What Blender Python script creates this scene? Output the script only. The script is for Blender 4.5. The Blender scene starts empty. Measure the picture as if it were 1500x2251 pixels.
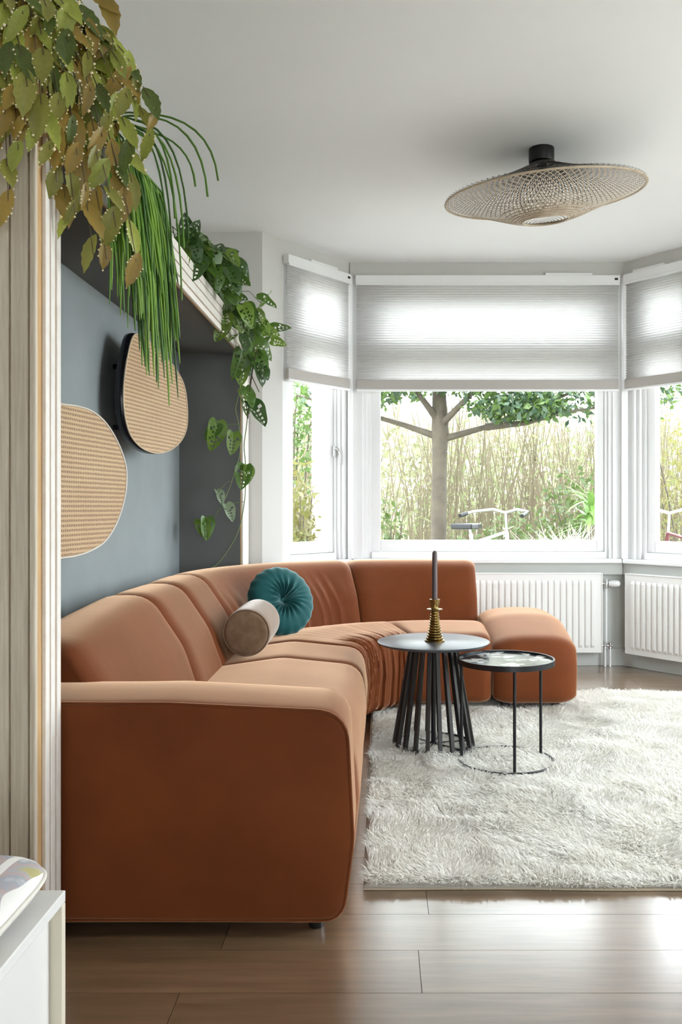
import bpy, bmesh, math, random
import numpy as np
from mathutils import Vector, Matrix

random.seed(7)
RNG = np.random.default_rng(11)
PI = math.pi
SC = bpy.context.scene
COL = SC.collection

# ------------------------------------------------------------------ camera
F, PX, PY, CAMZ = 1900.0, 835.0, 1115.0, 1.06      # focal length / principal point measured on the 1500x2251 frame
cam = bpy.data.cameras.new('camera')
cam_o = bpy.data.objects.new('camera', cam)
COL.objects.link(cam_o)
cam_o.location = (0, 0, CAMZ)
cam_o.rotation_euler = (PI / 2, 0, 0)
cam.sensor_fit = 'VERTICAL'
cam.sensor_height = 36.0
cam.lens = F * 36.0 / 2251.0
cam.shift_x = -(PX - 750.0) / 2251.0
cam.shift_y = (PY - 1125.5) / 2251.0
cam.clip_start = 0.05
SC.camera = cam_o

# ------------------------------------------------------------------ sky and exposure
world = bpy.data.worlds.new('sky')
SC.world = world
world.use_nodes = True
bg = world.node_tree.nodes['Background']
bg.inputs[0].default_value = (0.88, 0.94, 1.0, 1)
bg.inputs[1].default_value = 5.2
SC.view_settings.view_transform = 'Standard'
SC.view_settings.look = 'None'
SC.view_settings.exposure = 1.4
SC.view_settings.gamma = 1.0
SC.view_settings.use_curve_mapping = False
SC.cycles.max_bounces = 7
SC.cycles.diffuse_bounces = 5
SC.cycles.glossy_bounces = 3
SC.cycles.transparent_max_bounces = 12
SC.cycles.adaptive_threshold = 0.08
SC.cycles.adaptive_min_samples = 16
SC.cycles.sample_clamp_indirect = 8.0
SC.cycles.use_denoising = True


def portal(name, loc, rot, sx, sy):
    l = bpy.data.lights.new(name, 'AREA')
    l.shape = 'RECTANGLE'
    l.size, l.size_y = sx, sy
    l.cycles.is_portal = True
    o = bpy.data.objects.new(name, l)
    COL.objects.link(o)
    o.location = loc
    o.rotation_euler = rot
    return o


# bay geometry (plan): inner face of the bay walls
A0, A1, B1, B0 = Vector((-0.70, 5.15)), Vector((-0.198, 5.79)), Vector((1.636, 5.79)), Vector((2.138, 5.15))
CEIL = 2.70
XW = -1.1425          # painted back of the alcove
XR = 2.9              # wall on the other side of the room
YB = -4.2             # garden end behind the viewpoint
portal('daylight_opening_centre', (0.72, 6.02, 1.66), (-PI / 2, 0, 0), 1.75, 1.85)
portal('daylight_opening_side', (-0.56, 5.56, 1.66), (-PI / 2, 0, math.atan2(0.64, 0.502)), 0.62, 1.85)
portal('daylight_opening_side', (2.0, 5.56, 1.66), (-PI / 2, 0, -math.atan2(0.64, 0.502)), 0.62, 1.85)
portal('daylight_opening_added_window', (XR + 0.11, 2.85, 1.5), (0, PI / 2, 0), 1.9, 2.4)
portal('daylight_opening_added_doors', (1.8, YB - 0.02, 1.25), (PI / 2, 0, 0), 1.6, 2.4)


# ------------------------------------------------------------------ helpers
def at(px, py, Y):
    """point of the room that a measured pixel shows at depth Y"""
    return Vector(((px - PX) * Y / F, Y, CAMZ + (PY - py) * Y / F))


MATS = {}


def mat(name, color, rough=0.6, metal=0.0, spec=0.5, sheen=0.0, sheen_tint=None, sheen_rough=0.4, coat=0.0,
        var=0.0, var_scale=8.0, stretch=(1, 1, 1), color2=None, bump=0.0, bump_scale=60.0, trans=0.0, rand=0.0,
        coords='Object', emit=None, detail=4.0):
    if name in MATS:
        return MATS[name]
    m = bpy.data.materials.new(name)
    m.use_nodes = True
    nt = m.node_tree
    N, L = nt.nodes, nt.links
    b = N['Principled BSDF']
    out = N['Material Output']
    b.inputs['Base Color'].default_value = (*color, 1)
    b.inputs['Roughness'].default_value = rough
    b.inputs['Metallic'].default_value = metal
    b.inputs['Specular IOR Level'].default_value = spec
    if sheen:
        b.inputs['Sheen Weight'].default_value = sheen
        b.inputs['Sheen Roughness'].default_value = sheen_rough
        b.inputs['Sheen Tint'].default_value = (*(sheen_tint or (1, 1, 1)), 1)
    if coat:
        b.inputs['Coat Weight'].default_value = coat
        b.inputs['Coat Roughness'].default_value = 0.2
        b.inputs['Coat IOR'].default_value = 1.9
    col_socket = None
    if var or color2 or bump or rand:
        tc = N.new('ShaderNodeTexCoord')
        mp = N.new('ShaderNodeMapping')
        mp.inputs['Scale'].default_value = stretch
        L.new(tc.outputs[coords], mp.inputs['Vector'])
        vec = mp.outputs['Vector']
        if rand:
            oi = N.new('ShaderNodeObjectInfo')
            mu = N.new('ShaderNodeMath'); mu.operation = 'MULTIPLY'; mu.inputs[1].default_value = 37.0
            L.new(oi.outputs['Random'], mu.inputs[0])
            ad = N.new('ShaderNodeVectorMath'); ad.operation = 'ADD'
            L.new(vec, ad.inputs[0]); L.new(mu.outputs[0], ad.inputs[1])
            vec = ad.outputs[0]
    if var or color2:
        n = N.new('ShaderNodeTexNoise')
        n.inputs['Scale'].default_value = var_scale
        n.inputs['Detail'].default_value = detail
        n.inputs['Roughness'].default_value = 0.6
        L.new(vec, n.inputs['Vector'])
        mr = N.new('ShaderNodeMapRange')
        mr.inputs['From Min'].default_value = 0.3
        mr.inputs['From Max'].default_value = 0.7
        L.new(n.outputs['Fac'], mr.inputs['Value'])
        mx = N.new('ShaderNodeMix'); mx.data_type = 'RGBA'
        c2 = color2 or tuple(max(0, c * (1 - var)) for c in color)
        mx.inputs['A'].default_value = (*color, 1)
        mx.inputs['B'].default_value = (*c2, 1)
        L.new(mr.outputs['Result'], mx.inputs['Factor'])
        col_socket = mx.outputs['Result']
    if rand:
        hsv = N.new('ShaderNodeHueSaturation')
        if col_socket is None:
            hsv.inputs['Color'].default_value = (*color, 1)
        else:
            L.new(col_socket, hsv.inputs['Color'])
        mr2 = N.new('ShaderNodeMapRange')
        mr2.inputs['To Min'].default_value = 1 - rand
        mr2.inputs['To Max'].default_value = 1 + rand
        L.new(oi.outputs['Random'], mr2.inputs['Value'])
        L.new(mr2.outputs['Result'], hsv.inputs['Value'])
        col_socket = hsv.outputs['Color']
    if col_socket is not None:
        L.new(col_socket, b.inputs['Base Color'])
    if bump:
        n2 = N.new('ShaderNodeTexNoise')
        n2.inputs['Scale'].default_value = bump_scale
        n2.inputs['Detail'].default_value = 3
        L.new(vec, n2.inputs['Vector'])
        bp = N.new('ShaderNodeBump')
        bp.inputs['Strength'].default_value = bump
        bp.inputs['Distance'].default_value = 0.01
        L.new(n2.outputs['Fac'], bp.inputs['Height'])
        L.new(bp.outputs['Normal'], b.inputs['Normal'])
    if trans:
        t = N.new('ShaderNodeBsdfTranslucent')
        t.inputs['Color'].default_value = (*color, 1)
        if col_socket is not None:
            L.new(col_socket, t.inputs['Color'])
        ms = N.new('ShaderNodeMixShader')
        ms.inputs['Fac'].default_value = trans
        L.new(b.outputs[0], ms.inputs[1])
        L.new(t.outputs[0], ms.inputs[2])
        L.new(ms.outputs[0], out.inputs['Surface'])
    MATS[name] = m
    return m


def glass_mat():
    m = bpy.data.materials.new('window_glass')
    m.use_nodes = True
    nt = m.node_tree
    N, L = nt.nodes, nt.links
    N.remove(N['Principled BSDF'])
    t = N.new('ShaderNodeBsdfTransparent')
    t.inputs[0].default_value = (0.96, 0.98, 0.97, 1)
    g = N.new('ShaderNodeBsdfGlossy')
    g.inputs['Roughness'].default_value = 0.0
    lw = N.new('ShaderNodeLayerWeight')
    pw = N.new('ShaderNodeMath'); pw.operation = 'POWER'; pw.inputs[1].default_value = 5.0
    L.new(lw.outputs['Facing'], pw.inputs[0])
    ma = N.new('ShaderNodeMath'); ma.operation = 'MULTIPLY_ADD'; ma.inputs[1].default_value = 0.9; ma.inputs[2].default_value = 0.0
    L.new(pw.outputs[0], ma.inputs[0])
    ms = N.new('ShaderNodeMixShader')
    L.new(ma.outputs[0], ms.inputs[0])
    L.new(t.outputs[0], ms.inputs[1])
    L.new(g.outputs[0], ms.inputs[2])
    L.new(ms.outputs[0], N['Material Output'].inputs['Surface'])
    return m


def link(o, parent=None, label=None, cat=None, group=None, kind=None):
    COL.objects.link(o)
    if parent is not None:
        o.parent = parent
    if label:
        o['label'] = label
    if cat:
        o['category'] = cat
    if group:
        o['group'] = group
    if kind:
        o['kind'] = kind
    return o


def empty(name, loc=(0, 0, 0), label=None, cat=None, group=None, kind=None):
    """a thing: parts below are given in world coordinates, so the empty keeps a parent inverse"""
    o = bpy.data.objects.new(name, None)
    o.empty_display_size = 0.1
    o.location = loc
    return link(o, None, label, cat, group, kind)


def mesh_data(name, verts, faces, m=None, smooth=None):
    me = bpy.data.meshes.new(name)
    me.from_pydata([tuple(v) for v in verts], [], faces)
    if m is not None:
        me.materials.append(m)
    if smooth is not None:
        me.polygons.foreach_set('use_smooth', [True] * len(me.polygons))
        if smooth < 179:
            me.set_sharp_from_angle(angle=math.radians(smooth))
    me.update()
    return me


def put(name, me, parent=None, mtx=None, **kw):
    o = bpy.data.objects.new(name, me)
    link(o, parent, **kw)
    if parent is not None:
        o.matrix_parent_inverse = Matrix.Translation(-Vector(parent.location)) if parent.type == 'EMPTY' else Matrix.Identity(4)
    if mtx is not None:
        o.matrix_basis = mtx
    return o


class MB:
    """collects shapes for one mesh"""

    def __init__(s):
        s.v, s.f = [], []

    def add(s, verts, faces):
        k = len(s.v)
        s.v += [Vector(x) for x in verts]
        s.f += [tuple(i + k for i in f) for f in faces]
        return s

    def box(s, a, b, mtx=None):
        x0, y0, z0 = a
        x1, y1, z1 = b
        vs = [Vector((x, y, z)) for z in (z0, z1) for y in (y0, y1) for x in (x0, x1)]
        if mtx is not None:
            vs = [mtx @ v for v in vs]
        return s.add(vs, [(0, 2, 3, 1), (4, 5, 7, 6), (0, 1, 5, 4), (2, 6, 7, 3), (0, 4, 6, 2), (1, 3, 7, 5)])

    def prism(s, poly, z0, z1):
        n = len(poly)
        vs = [(p[0], p[1], z0) for p in poly] + [(p[0], p[1], z1) for p in poly]
        fs = [tuple(range(n))[::-1], tuple(range(n, 2 * n))]
        fs += [(i, (i + 1) % n, n + (i + 1) % n, n + i) for i in range(n)]
        return s.add(vs, fs)

    def tube(s, pts, r, seg=6, cap=True):
        pts = [Vector(p) for p in pts]
        n = len(pts)
        rr = r if isinstance(r, (list, tuple)) else [r] * n
        vs, fs = [], []
        up = None
        for i, p in enumerate(pts):
            t = (pts[min(i + 1, n - 1)] - pts[max(i - 1, 0)])
            if t.length < 1e-9:
                t = Vector((0, 0, 1))
            t.normalize()
            if up is None:
                up = Vector((0, 0, 1)) if abs(t.z) < 0.9 else Vector((1, 0, 0))
            a = t.cross(up)
            if a.length < 1e-6:
                a = t.orthogonal()
            a.normalize()
            up = a.cross(t).normalized()
            for k in range(seg):
                th = 2 * PI * k / seg
                vs.append(p + (a * math.cos(th) + up * math.sin(th)) * rr[i])
        for i in range(n - 1):
            for k in range(seg):
                k2 = (k + 1) % seg
                fs.append((i * seg + k, i * seg + k2, (i + 1) * seg + k2, (i + 1) * seg + k))
        if cap:
            fs.append(tuple(range(seg))[::-1])
            fs.append(tuple(range((n - 1) * seg, n * seg)))
        return s.add(vs, fs)

    def ring(s, c, R, r, seg=48, sub=8, mtx=None):
        vs, fs = [], []
        for i in range(seg):
            th = 2 * PI * i / seg
            for k in range(sub):
                ph = 2 * PI * k / sub
                v = Vector(((R + r * math.cos(ph)) * math.cos(th), (R + r * math.cos(ph)) * math.sin(th), r * math.sin(ph)))
                vs.append((mtx @ v if mtx is not None else v) + Vector(c))
        for i in range(seg):
            for k in range(sub):
                i2, k2 = (i + 1) % seg, (k + 1) % sub
                fs.append((i * sub + k, i2 * sub + k, i2 * sub + k2, i * sub + k2))
        return s.add(vs, fs)

    def lathe(s, prof, c=(0, 0, 0), seg=32, mtx=None):
        """prof: list of (r, z)"""
        vs, fs = [], []
        for r, z in prof:
            for k in range(seg):
                th = 2 * PI * k / seg
                v = Vector((r * math.cos(th), r * math.sin(th), z))
                vs.append((mtx @ v if mtx is not None else v) + Vector(c))
        n = len(prof)
        for i in range(n - 1):
            for k in range(seg):
                k2 = (k + 1) % seg
                fs.append((i * seg + k, i * seg + k2, (i + 1) * seg + k2, (i + 1) * seg + k))
        fs.append(tuple(range(seg))[::-1])
        fs.append(tuple(range((n - 1) * seg, n * seg)))
        return s.add(vs, fs)

    def build(s, name, m, parent=None, smooth=None, bevel=0.0, mtx=None, **kw):
        o = put(name, mesh_data(name, s.v, s.f, m, smooth), parent, mtx, **kw)
        if bevel:
            md = o.modifiers.new('bevel', 'BEVEL')
            md.width = bevel
            md.segments = 2
            md.limit_method = 'ANGLE'
        return o


def bx(name, a, b, m, parent=None, bevel=0.0, mtx=None, **kw):
    return MB().box(a, b, mtx).build(name, m, parent, bevel=bevel, **kw)


def frame3(o, x, z):
    """matrix with origin o, x axis x, z axis z"""
    x = Vector(x).normalized()
    z = Vector(z).normalized()
    y = z.cross(x).normalized()
    z = x.cross(y)
    return Matrix(((x.x, y.x, z.x, o[0]), (x.y, y.y, z.y, o[1]), (x.z, y.z, z.z, o[2]), (0, 0, 0, 1)))


def noise1(x, seed=0):
    """smooth 1-d value noise"""
    i = math.floor(x)
    f = x - i
    h = lambda k: (math.sin(k * 127.1 + seed * 311.7) * 43758.5453) % 1.0
    f = f * f * (3 - 2 * f)
    return h(i) * (1 - f) + h(i + 1) * f


def rounded(pts, seg=6):
    """closed polygon of (a, b, radius) with rounded corners"""
    out = []
    n = len(pts)
    for i in range(n):
        p = Vector(pts[i][:2]); r = pts[i][2]
        q0 = Vector(pts[i - 1][:2]); q1 = Vector(pts[(i + 1) % n][:2])
        if r <= 0:
            out.append(p); continue
        d0 = (q0 - p).normalized(); d1 = (q1 - p).normalized()
        ang = d0.angle(d1)
        t = min(r / math.tan(ang / 2), 0.49 * (q0 - p).length, 0.49 * (q1 - p).length)
        a, b = p + d0 * t, p + d1 * t
        for k in range(seg + 1):
            w = k / seg
            out.append(a * (1 - w) ** 2 + p * 2 * w * (1 - w) + b * w * w)
    return out


def resample(poly, n):
    P = poly + [poly[0]]
    L = [0.0]
    for a, b in zip(P, P[1:]):
        L.append(L[-1] + (b - a).length)
    out, j = [], 0
    for k in range(n):
        t = L[-1] * k / n
        while L[j + 1] < t:
            j += 1
        w = (t - L[j]) / max(1e-9, L[j + 1] - L[j])
        out.append(P[j] * (1 - w) + P[j + 1] * w)
    return out


def loft(stations, prof, inset_fn, disp_fn=None):
    """stations: (origin, axis a, axis b, s); prof: closed (a, b) polygon, counter-clockwise; returns verts, faces"""
    n = len(prof)
    nor = []
    for i in range(n):
        t = prof[(i + 1) % n] - prof[i - 1]
        nor.append(Vector((t.y, -t.x)).normalized())
    area = sum(prof[i].x * prof[(i + 1) % n].y - prof[(i + 1) % n].x * prof[i].y for i in range(n))
    if area < 0:
        nor = [-q for q in nor]
    vs, fs = [], []
    for (o, a, b, s) in stations:
        ins = inset_fn(s)
        for i in range(n):
            d = -ins + (disp_fn(s, prof[i].x, prof[i].y, nor[i]) if disp_fn else 0.0)
            p = prof[i] + nor[i] * d
            vs.append(Vector(o) + Vector(a) * p.x + Vector(b) * p.y)
    m = len(stations)
    for j in range(m - 1):
        for i in range(n):
            i2 = (i + 1) % n
            fs.append((j * n + i, j * n + i2, (j + 1) * n + i2, (j + 1) * n + i))
    fs.append(tuple(range(n))[::-1])
    fs.append(tuple(range((m - 1) * n, m * n)))
    return vs, fs


def fix_normals(o):
    bm = bmesh.new()
    bm.from_mesh(o.data)
    bmesh.ops.recalc_face_normals(bm, faces=bm.faces)
    bm.to_mesh(o.data)
    bm.free()
    return o


def fast_mesh(name, V, T, m, smooth=False):
    """V (n,3) float array, T (k,3) int array of triangles"""
    me = bpy.data.meshes.new(name)
    me.vertices.add(len(V))
    me.vertices.foreach_set('co', np.ascontiguousarray(V, dtype=np.float32).ravel())
    k = len(T)
    me.loops.add(3 * k)
    me.loops.foreach_set('vertex_index', np.ascontiguousarray(T, dtype=np.int32).ravel())
    me.polygons.add(k)
    me.polygons.foreach_set('loop_start', np.arange(0, 3 * k, 3, dtype=np.int32))
    me.polygons.foreach_set('loop_total', np.full(k, 3, dtype=np.int32))
    if smooth:
        me.polygons.foreach_set('use_smooth', np.ones(k, dtype=bool))
    me.materials.append(m)
    me.update(calc_edges=True)
    me.validate()
    return me


def vnoise(x, y, seed=0):
    """2-d value noise on numpy arrays, 0..1"""
    xi, yi = np.floor(x), np.floor(y)
    fx, fy = x - xi, y - yi
    fx, fy = fx * fx * (3 - 2 * fx), fy * fy * (3 - 2 * fy)
    h = lambda a, b: np.mod(np.sin(a * 127.1 + b * 311.7 + seed * 74.7) * 43758.5453, 1.0)
    return (h(xi, yi) * (1 - fx) + h(xi + 1, yi) * fx) * (1 - fy) + (h(xi, yi + 1) * (1 - fx) + h(xi + 1, yi + 1) * fx) * fy


# ------------------------------------------------------------------ materials
M_CEIL = mat('ceiling_paint', (0.88, 0.88, 0.88), 0.9, var=0.02, var_scale=2)
M_WALL = mat('wall_paint_warm_white', (0.60, 0.59, 0.56), 0.9, var=0.03, var_scale=3)
M_LOW = mat('wall_low_grey', (0.52, 0.53, 0.50), 0.85, var=0.03, var_scale=3)  # greyer tone for low bay walls, aprons and baseboards
M_WHITE = mat('white_gloss_paint', (0.82, 0.82, 0.82), 0.35, var=0.02, var_scale=5)
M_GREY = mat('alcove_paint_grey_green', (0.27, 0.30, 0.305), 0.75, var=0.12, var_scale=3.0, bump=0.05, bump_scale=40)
M_GREY_SHADE = mat('alcove_paint_shaded', (0.125, 0.125, 0.118), 0.8, var=0.08, var_scale=3)  # grey-green alcove paint with the shade of ends and soffit in its colour
M_GLASS = glass_mat()
M_OAK_PALE = mat('whitewashed_oak', (0.66, 0.58, 0.47), 0.6, color2=(0.50, 0.42, 0.32), var_scale=9, stretch=(14, 14, 0.6), bump=0.12, bump_scale=30, rand=0.08)
M_RIB = mat('white_oak_rib', (0.82, 0.78, 0.73), 0.6, color2=(0.74, 0.69, 0.62), var_scale=6, stretch=(4, 4, 4), rand=0.04)
M_TAN = mat('tan_plywood_edge', (0.62, 0.40, 0.19), 0.6, color2=(0.50, 0.30, 0.13), var_scale=6, stretch=(8, 8, 1))
M_PLANK = mat('oak_laminate', (0.235, 0.150, 0.085), 0.30, color2=(0.145, 0.085, 0.045), var_scale=3.2, stretch=(0.9, 11, 4), bump=0.03, bump_scale=12, rand=0.12, spec=1.0, coat=1.0, detail=7)
M_SUBFLOOR = mat('subfloor_dark', (0.05, 0.035, 0.025), 0.8, var=0.1)
M_VELVET = mat('terracotta_velvet', (0.165, 0.038, 0.006), 0.75, sheen=1.0, sheen_tint=(1.0, 0.66, 0.43), sheen_rough=0.40, spec=0.2,
               color2=(0.12, 0.026, 0.004), var_scale=3.5, bump=0.05, bump_scale=14)
M_BLACK = mat('black_metal', (0.012, 0.012, 0.014), 0.4, metal=0.3, var=0.1)
M_BLACKWOOD = mat('black_stained_wood', (0.022, 0.020, 0.019), 0.45, color2=(0.035, 0.032, 0.028), var_scale=8, stretch=(6, 6, 1))
M_TOP = mat('charcoal_tabletop', (0.055, 0.060, 0.070), 0.33, color2=(0.075, 0.080, 0.09), var_scale=6, stretch=(1, 6, 1), spec=0.7)
M_TEAL = mat('teal_velvet', (0.012, 0.088, 0.092), 0.7, sheen=1.0, sheen_tint=(0.6, 0.9, 0.9), sheen_rough=0.35, spec=0.2, bump=0.06, bump_scale=30, var=0.15)
M_BOLSTER = mat('taupe_velvet', (0.25, 0.165, 0.105), 0.75, sheen=1.0, sheen_tint=(1, 0.93, 0.88), sheen_rough=0.35, spec=0.2,
                color2=(0.17, 0.105, 0.06), var_scale=22, bump=0.08, bump_scale=40)
M_BRASS = mat('aged_brass', (0.36, 0.25, 0.085), 0.32, metal=1.0, color2=(0.20, 0.13, 0.045), var_scale=40)
M_CANDLE = mat('plum_brown_wax', (0.085, 0.055, 0.055), 0.45, var=0.1)
M_RAD = mat('radiator_enamel', (0.84, 0.835, 0.81), 0.3, var=0.01)
M_CHROME = mat('chrome', (0.6, 0.6, 0.6), 0.2, metal=1.0, var=0.05)
M_WOOL = mat('cream_wool', (0.955, 0.94, 0.90), 0.9, color2=(0.91, 0.885, 0.825), var_scale=5, trans=0.4, spec=0.1)
M_HIDE = mat('wool_backing', (0.66, 0.57, 0.42), 0.9, var=0.1, var_scale=20)


# ------------------------------------------------------------------ floor
def xl(y):
    return -1.14 if y <= 5.15 else (A0.x + (y - 5.15) * (A1.x - A0.x) / (A1.y - A0.y))


def xr(y):
    return XR if y <= 5.15 else (B0.x + (y - 5.15) * (B1.x - B0.x) / (B1.y - B0.y))


floor = MB().prism([(-1.30, YB), (XR + 0.1, YB), (XR + 0.1, 5.25), (2.25, 5.2), (1.70, 5.89), (-0.26, 5.89), (-0.8, 5.2), (-1.30, 5.25)], -0.0195, -0.012).build('floor', M_SUBFLOOR, kind='structure')
floor['label'] = 'warm brown oak plank floor of the room'
ROW = 0.182
row0 = 1.886
seams = {0: 0.0925, -1: -0.4365}
k = -32
while True:
    y0, y1 = row0 + k * ROW, row0 + (k + 1) * ROW
    if y0 > 5.78:
        break
    y1 = min(y1, 5.785)
    if y0 < YB:
        k += 1
        continue
    yc = 5.15
    cuts = [-1.14]
    st = seams.get(k, None)
    first = st if st is not None else -1.14 + 0.25 + 1.35 * ((k * 0.377) % 1.0)
    x = first
    while x > -1.14 + 1.5:
        x -= 1.38
    while x < XR - 0.15:
        if x > -1.0:
            cuts.append(x)
        x += 1.38
    cuts.append(XR)
    for a, b in zip(cuts, cuts[1:]):
        g = 0.0007
        ya, yb = y0 + g, y1 - g
        a0, a1, b0, b1 = max(a + g, xl(ya)), max(a + g, xl(yb)), min(b - g, xr(ya)), min(b - g, xr(yb))
        if b0 - a0 < 0.05 or b1 - a1 < 0.02:
            continue
        if ya < 5.15 < yb:
            poly = [(a0, ya), (b0, ya), (min(b - g, XR), 5.15), (b1, 5.15) if b > 2.1 else (b1, yb), (b1, yb), (a1, yb), (a1, 5.15) if a < -0.72 else (a1, yb), (max(a + g, -1.14), 5.15)]
            q = []
            for p in poly:
                if not q or (Vector(p) - Vector(q[-1])).length > 1e-4:
                    q.append(p)
            poly = q
        else:
            poly = [(a0, ya), (b0, ya), (b1, yb), (a1, yb)]
        cx = sum(p[0] for p in poly) / len(poly)
        cy = sum(p[1] for p in poly) / len(poly)
        o = MB().prism([(p[0] - cx, p[1] - cy) for p in poly], -0.012, 0.0).build('floor_plank', M_PLANK, floor)
        o.location = (cx, cy, 0)
    k += 1

# ------------------------------------------------------------------ ceiling and walls
cp = [(-1.30, YB), (XR + 0.1, YB), (XR + 0.1, 5.30), (2.35, 5.30), (1.72, 6.0), (-0.28, 6.0), (-0.91, 5.30), (-1.30, 5.30)]
ceiling = MB().prism(cp, CEIL, CEIL + 0.15).build('ceiling', M_CEIL, kind='structure')
bx('wall_left', (-1.30, YB, 0), (-1.1505, 5.145, CEIL), M_WALL, kind='structure')
# side wall with an unseen window added to brighten ceiling and rug
SW = (1.65, 4.05, 0.55, 2.45)
wr_ = MB()
wr_.box((XR, YB, 0), (XR + 0.1, SW[0], CEIL))
wr_.box((XR, SW[1], 0), (XR + 0.1, 5.145, CEIL))
wr_.box((XR, SW[0], 0), (XR + 0.1, SW[1], SW[2]))
wr_.box((XR, SW[0], SW[3]), (XR + 0.1, SW[1], CEIL))
wr_.build('wall_right', M_WALL, kind='structure')
W4 = empty('window_4', (XR + 0.05, 2.85, SW[2]), label='unseen wide side window added beside the viewpoint to brighten the room', kind='structure')
for a_, b_ in ((SW[0], SW[0] + 0.06), (2.82, 2.88), (SW[1] - 0.06, SW[1])):
    bx('sash_stile', (XR + 0.03, a_, SW[2]), (XR + 0.08, b_, SW[3]), M_WHITE, W4)
for a_, b_ in ((SW[2], SW[2] + 0.06), (SW[3] - 0.06, SW[3])):
    for c_, d_ in ((SW[0] + 0.06, 2.82), (2.88, SW[1] - 0.06)):
        bx('sash_rail', (XR + 0.03, c_, a_), (XR + 0.08, d_, b_), M_WHITE, W4)
for c_, d_ in ((SW[0] + 0.06, 2.82), (2.88, SW[1] - 0.06)):
    MB().add([(XR + 0.055, c_, SW[2] + 0.06), (XR + 0.055, d_, SW[2] + 0.06), (XR + 0.055, d_, SW[3] - 0.06), (XR + 0.055, c_, SW[3] - 0.06)], [(0, 1, 2, 3)]).build('pane', M_GLASS, W4)
# front (street) wall either side of the bay
bx('wall_front_pier', (-1.30, 5.15, 0), (-0.70, 5.30, CEIL), M_WALL, kind='structure')
bx('wall_front_return', (2.138, 5.15, 0), (XR + 0.1, 5.30, CEIL), M_WALL, kind='structure')
# garden end of the through-room: piers and lintel around glazed doors added for daylight
wb = MB()
wb.box((-1.30, YB - 0.2, 0), (1.0, YB, CEIL))
wb.box((2.6, YB - 0.2, 0), (XR + 0.1, YB, CEIL))
wb.box((1.0, YB - 0.2, 2.45), (2.6, YB, CEIL))
wb.build('wall_back', M_WALL, kind='structure')
D1 = empty('fill_door', (1.8, YB - 0.1, 0), label='unseen glazed garden doors added behind the viewpoint for fill daylight', kind='structure')
for a_, b_ in ((1.0, 1.07), (1.765, 1.835), (2.53, 2.6)):
    bx('door_stile', (a_, YB - 0.13, 0), (b_, YB - 0.08, 2.45), M_WHITE, D1)
for a_, b_ in ((1.07, 1.765), (1.835, 2.53)):
    for c_, d_ in ((0.0, 0.12), (2.37, 2.45)):
        bx('door_rail', (a_, YB - 0.13, c_), (b_, YB - 0.08, d_), M_WHITE, D1)
    MB().add([(a_, YB - 0.105, 0.12), (b_, YB - 0.105, 0.12), (b_, YB - 0.105, 2.37), (a_, YB - 0.105, 2.37)], [(0, 1, 2, 3)]).build('pane', M_GLASS, D1)


def seg_matrix(p0, p1):
    """local x along the wall from p0 to p1, local y outward, z up"""
    d = (p1 - p0).normalized()
    n = Vector((-d.y, d.x))
    return Matrix(((d.x, n.x, 0, p0.x), (d.y, n.y, 0, p0.y), (0, 0, 1, 0), (0, 0, 0, 1))), (p1 - p0).length


SEG_L = seg_matrix(A0, A1)
SEG_C = seg_matrix(A1, B1)
SEG_R = seg_matrix(B1, B0)
ZS, ZG0, ZG1, ZT0, ZT1, ZU1, ZH = 0.715, 0.837, 2.08, 2.10, 2.19, 2.47, 2.60


def bay_wall(name, seg, u0, u1):
    m, L = seg
    MB().box((u0, 0, 0), (u1, 0.22, ZS - 0.1), m).build('wall_' + name + '_low', M_LOW, kind='structure')
    MB().box((u0, 0, ZH), (u1, 0.22, CEIL), m).build('wall_' + name + '_lintel', M_WALL, kind='structure')
    MB().box((0.0, -0.014, 0), (L, 0.0, 0.115), m).build('baseboard_' + name, M_LOW, bevel=0.004, kind='structure')


bay_wall('bay_left', SEG_L, 0, 0.80)
bay_wall('bay_centre', SEG_C, 0, 1.834)
bay_wall('bay_right', SEG_R, 0, 0.80)


def wall_pieces(seg, name, u0, u1):
    m, L = seg
    MB().box((u0, 0.0, ZS - 0.1), (u1, 0.2, ZH), m).build(name, M_WALL, kind='structure')


wall_pieces(SEG_L, 'wall_bay_left_pier', 0.0, 0.172)
wall_pieces(SEG_R, 'wall_bay_right_pier', SEG_R[1] - 0.172, SEG_R[1])


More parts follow.
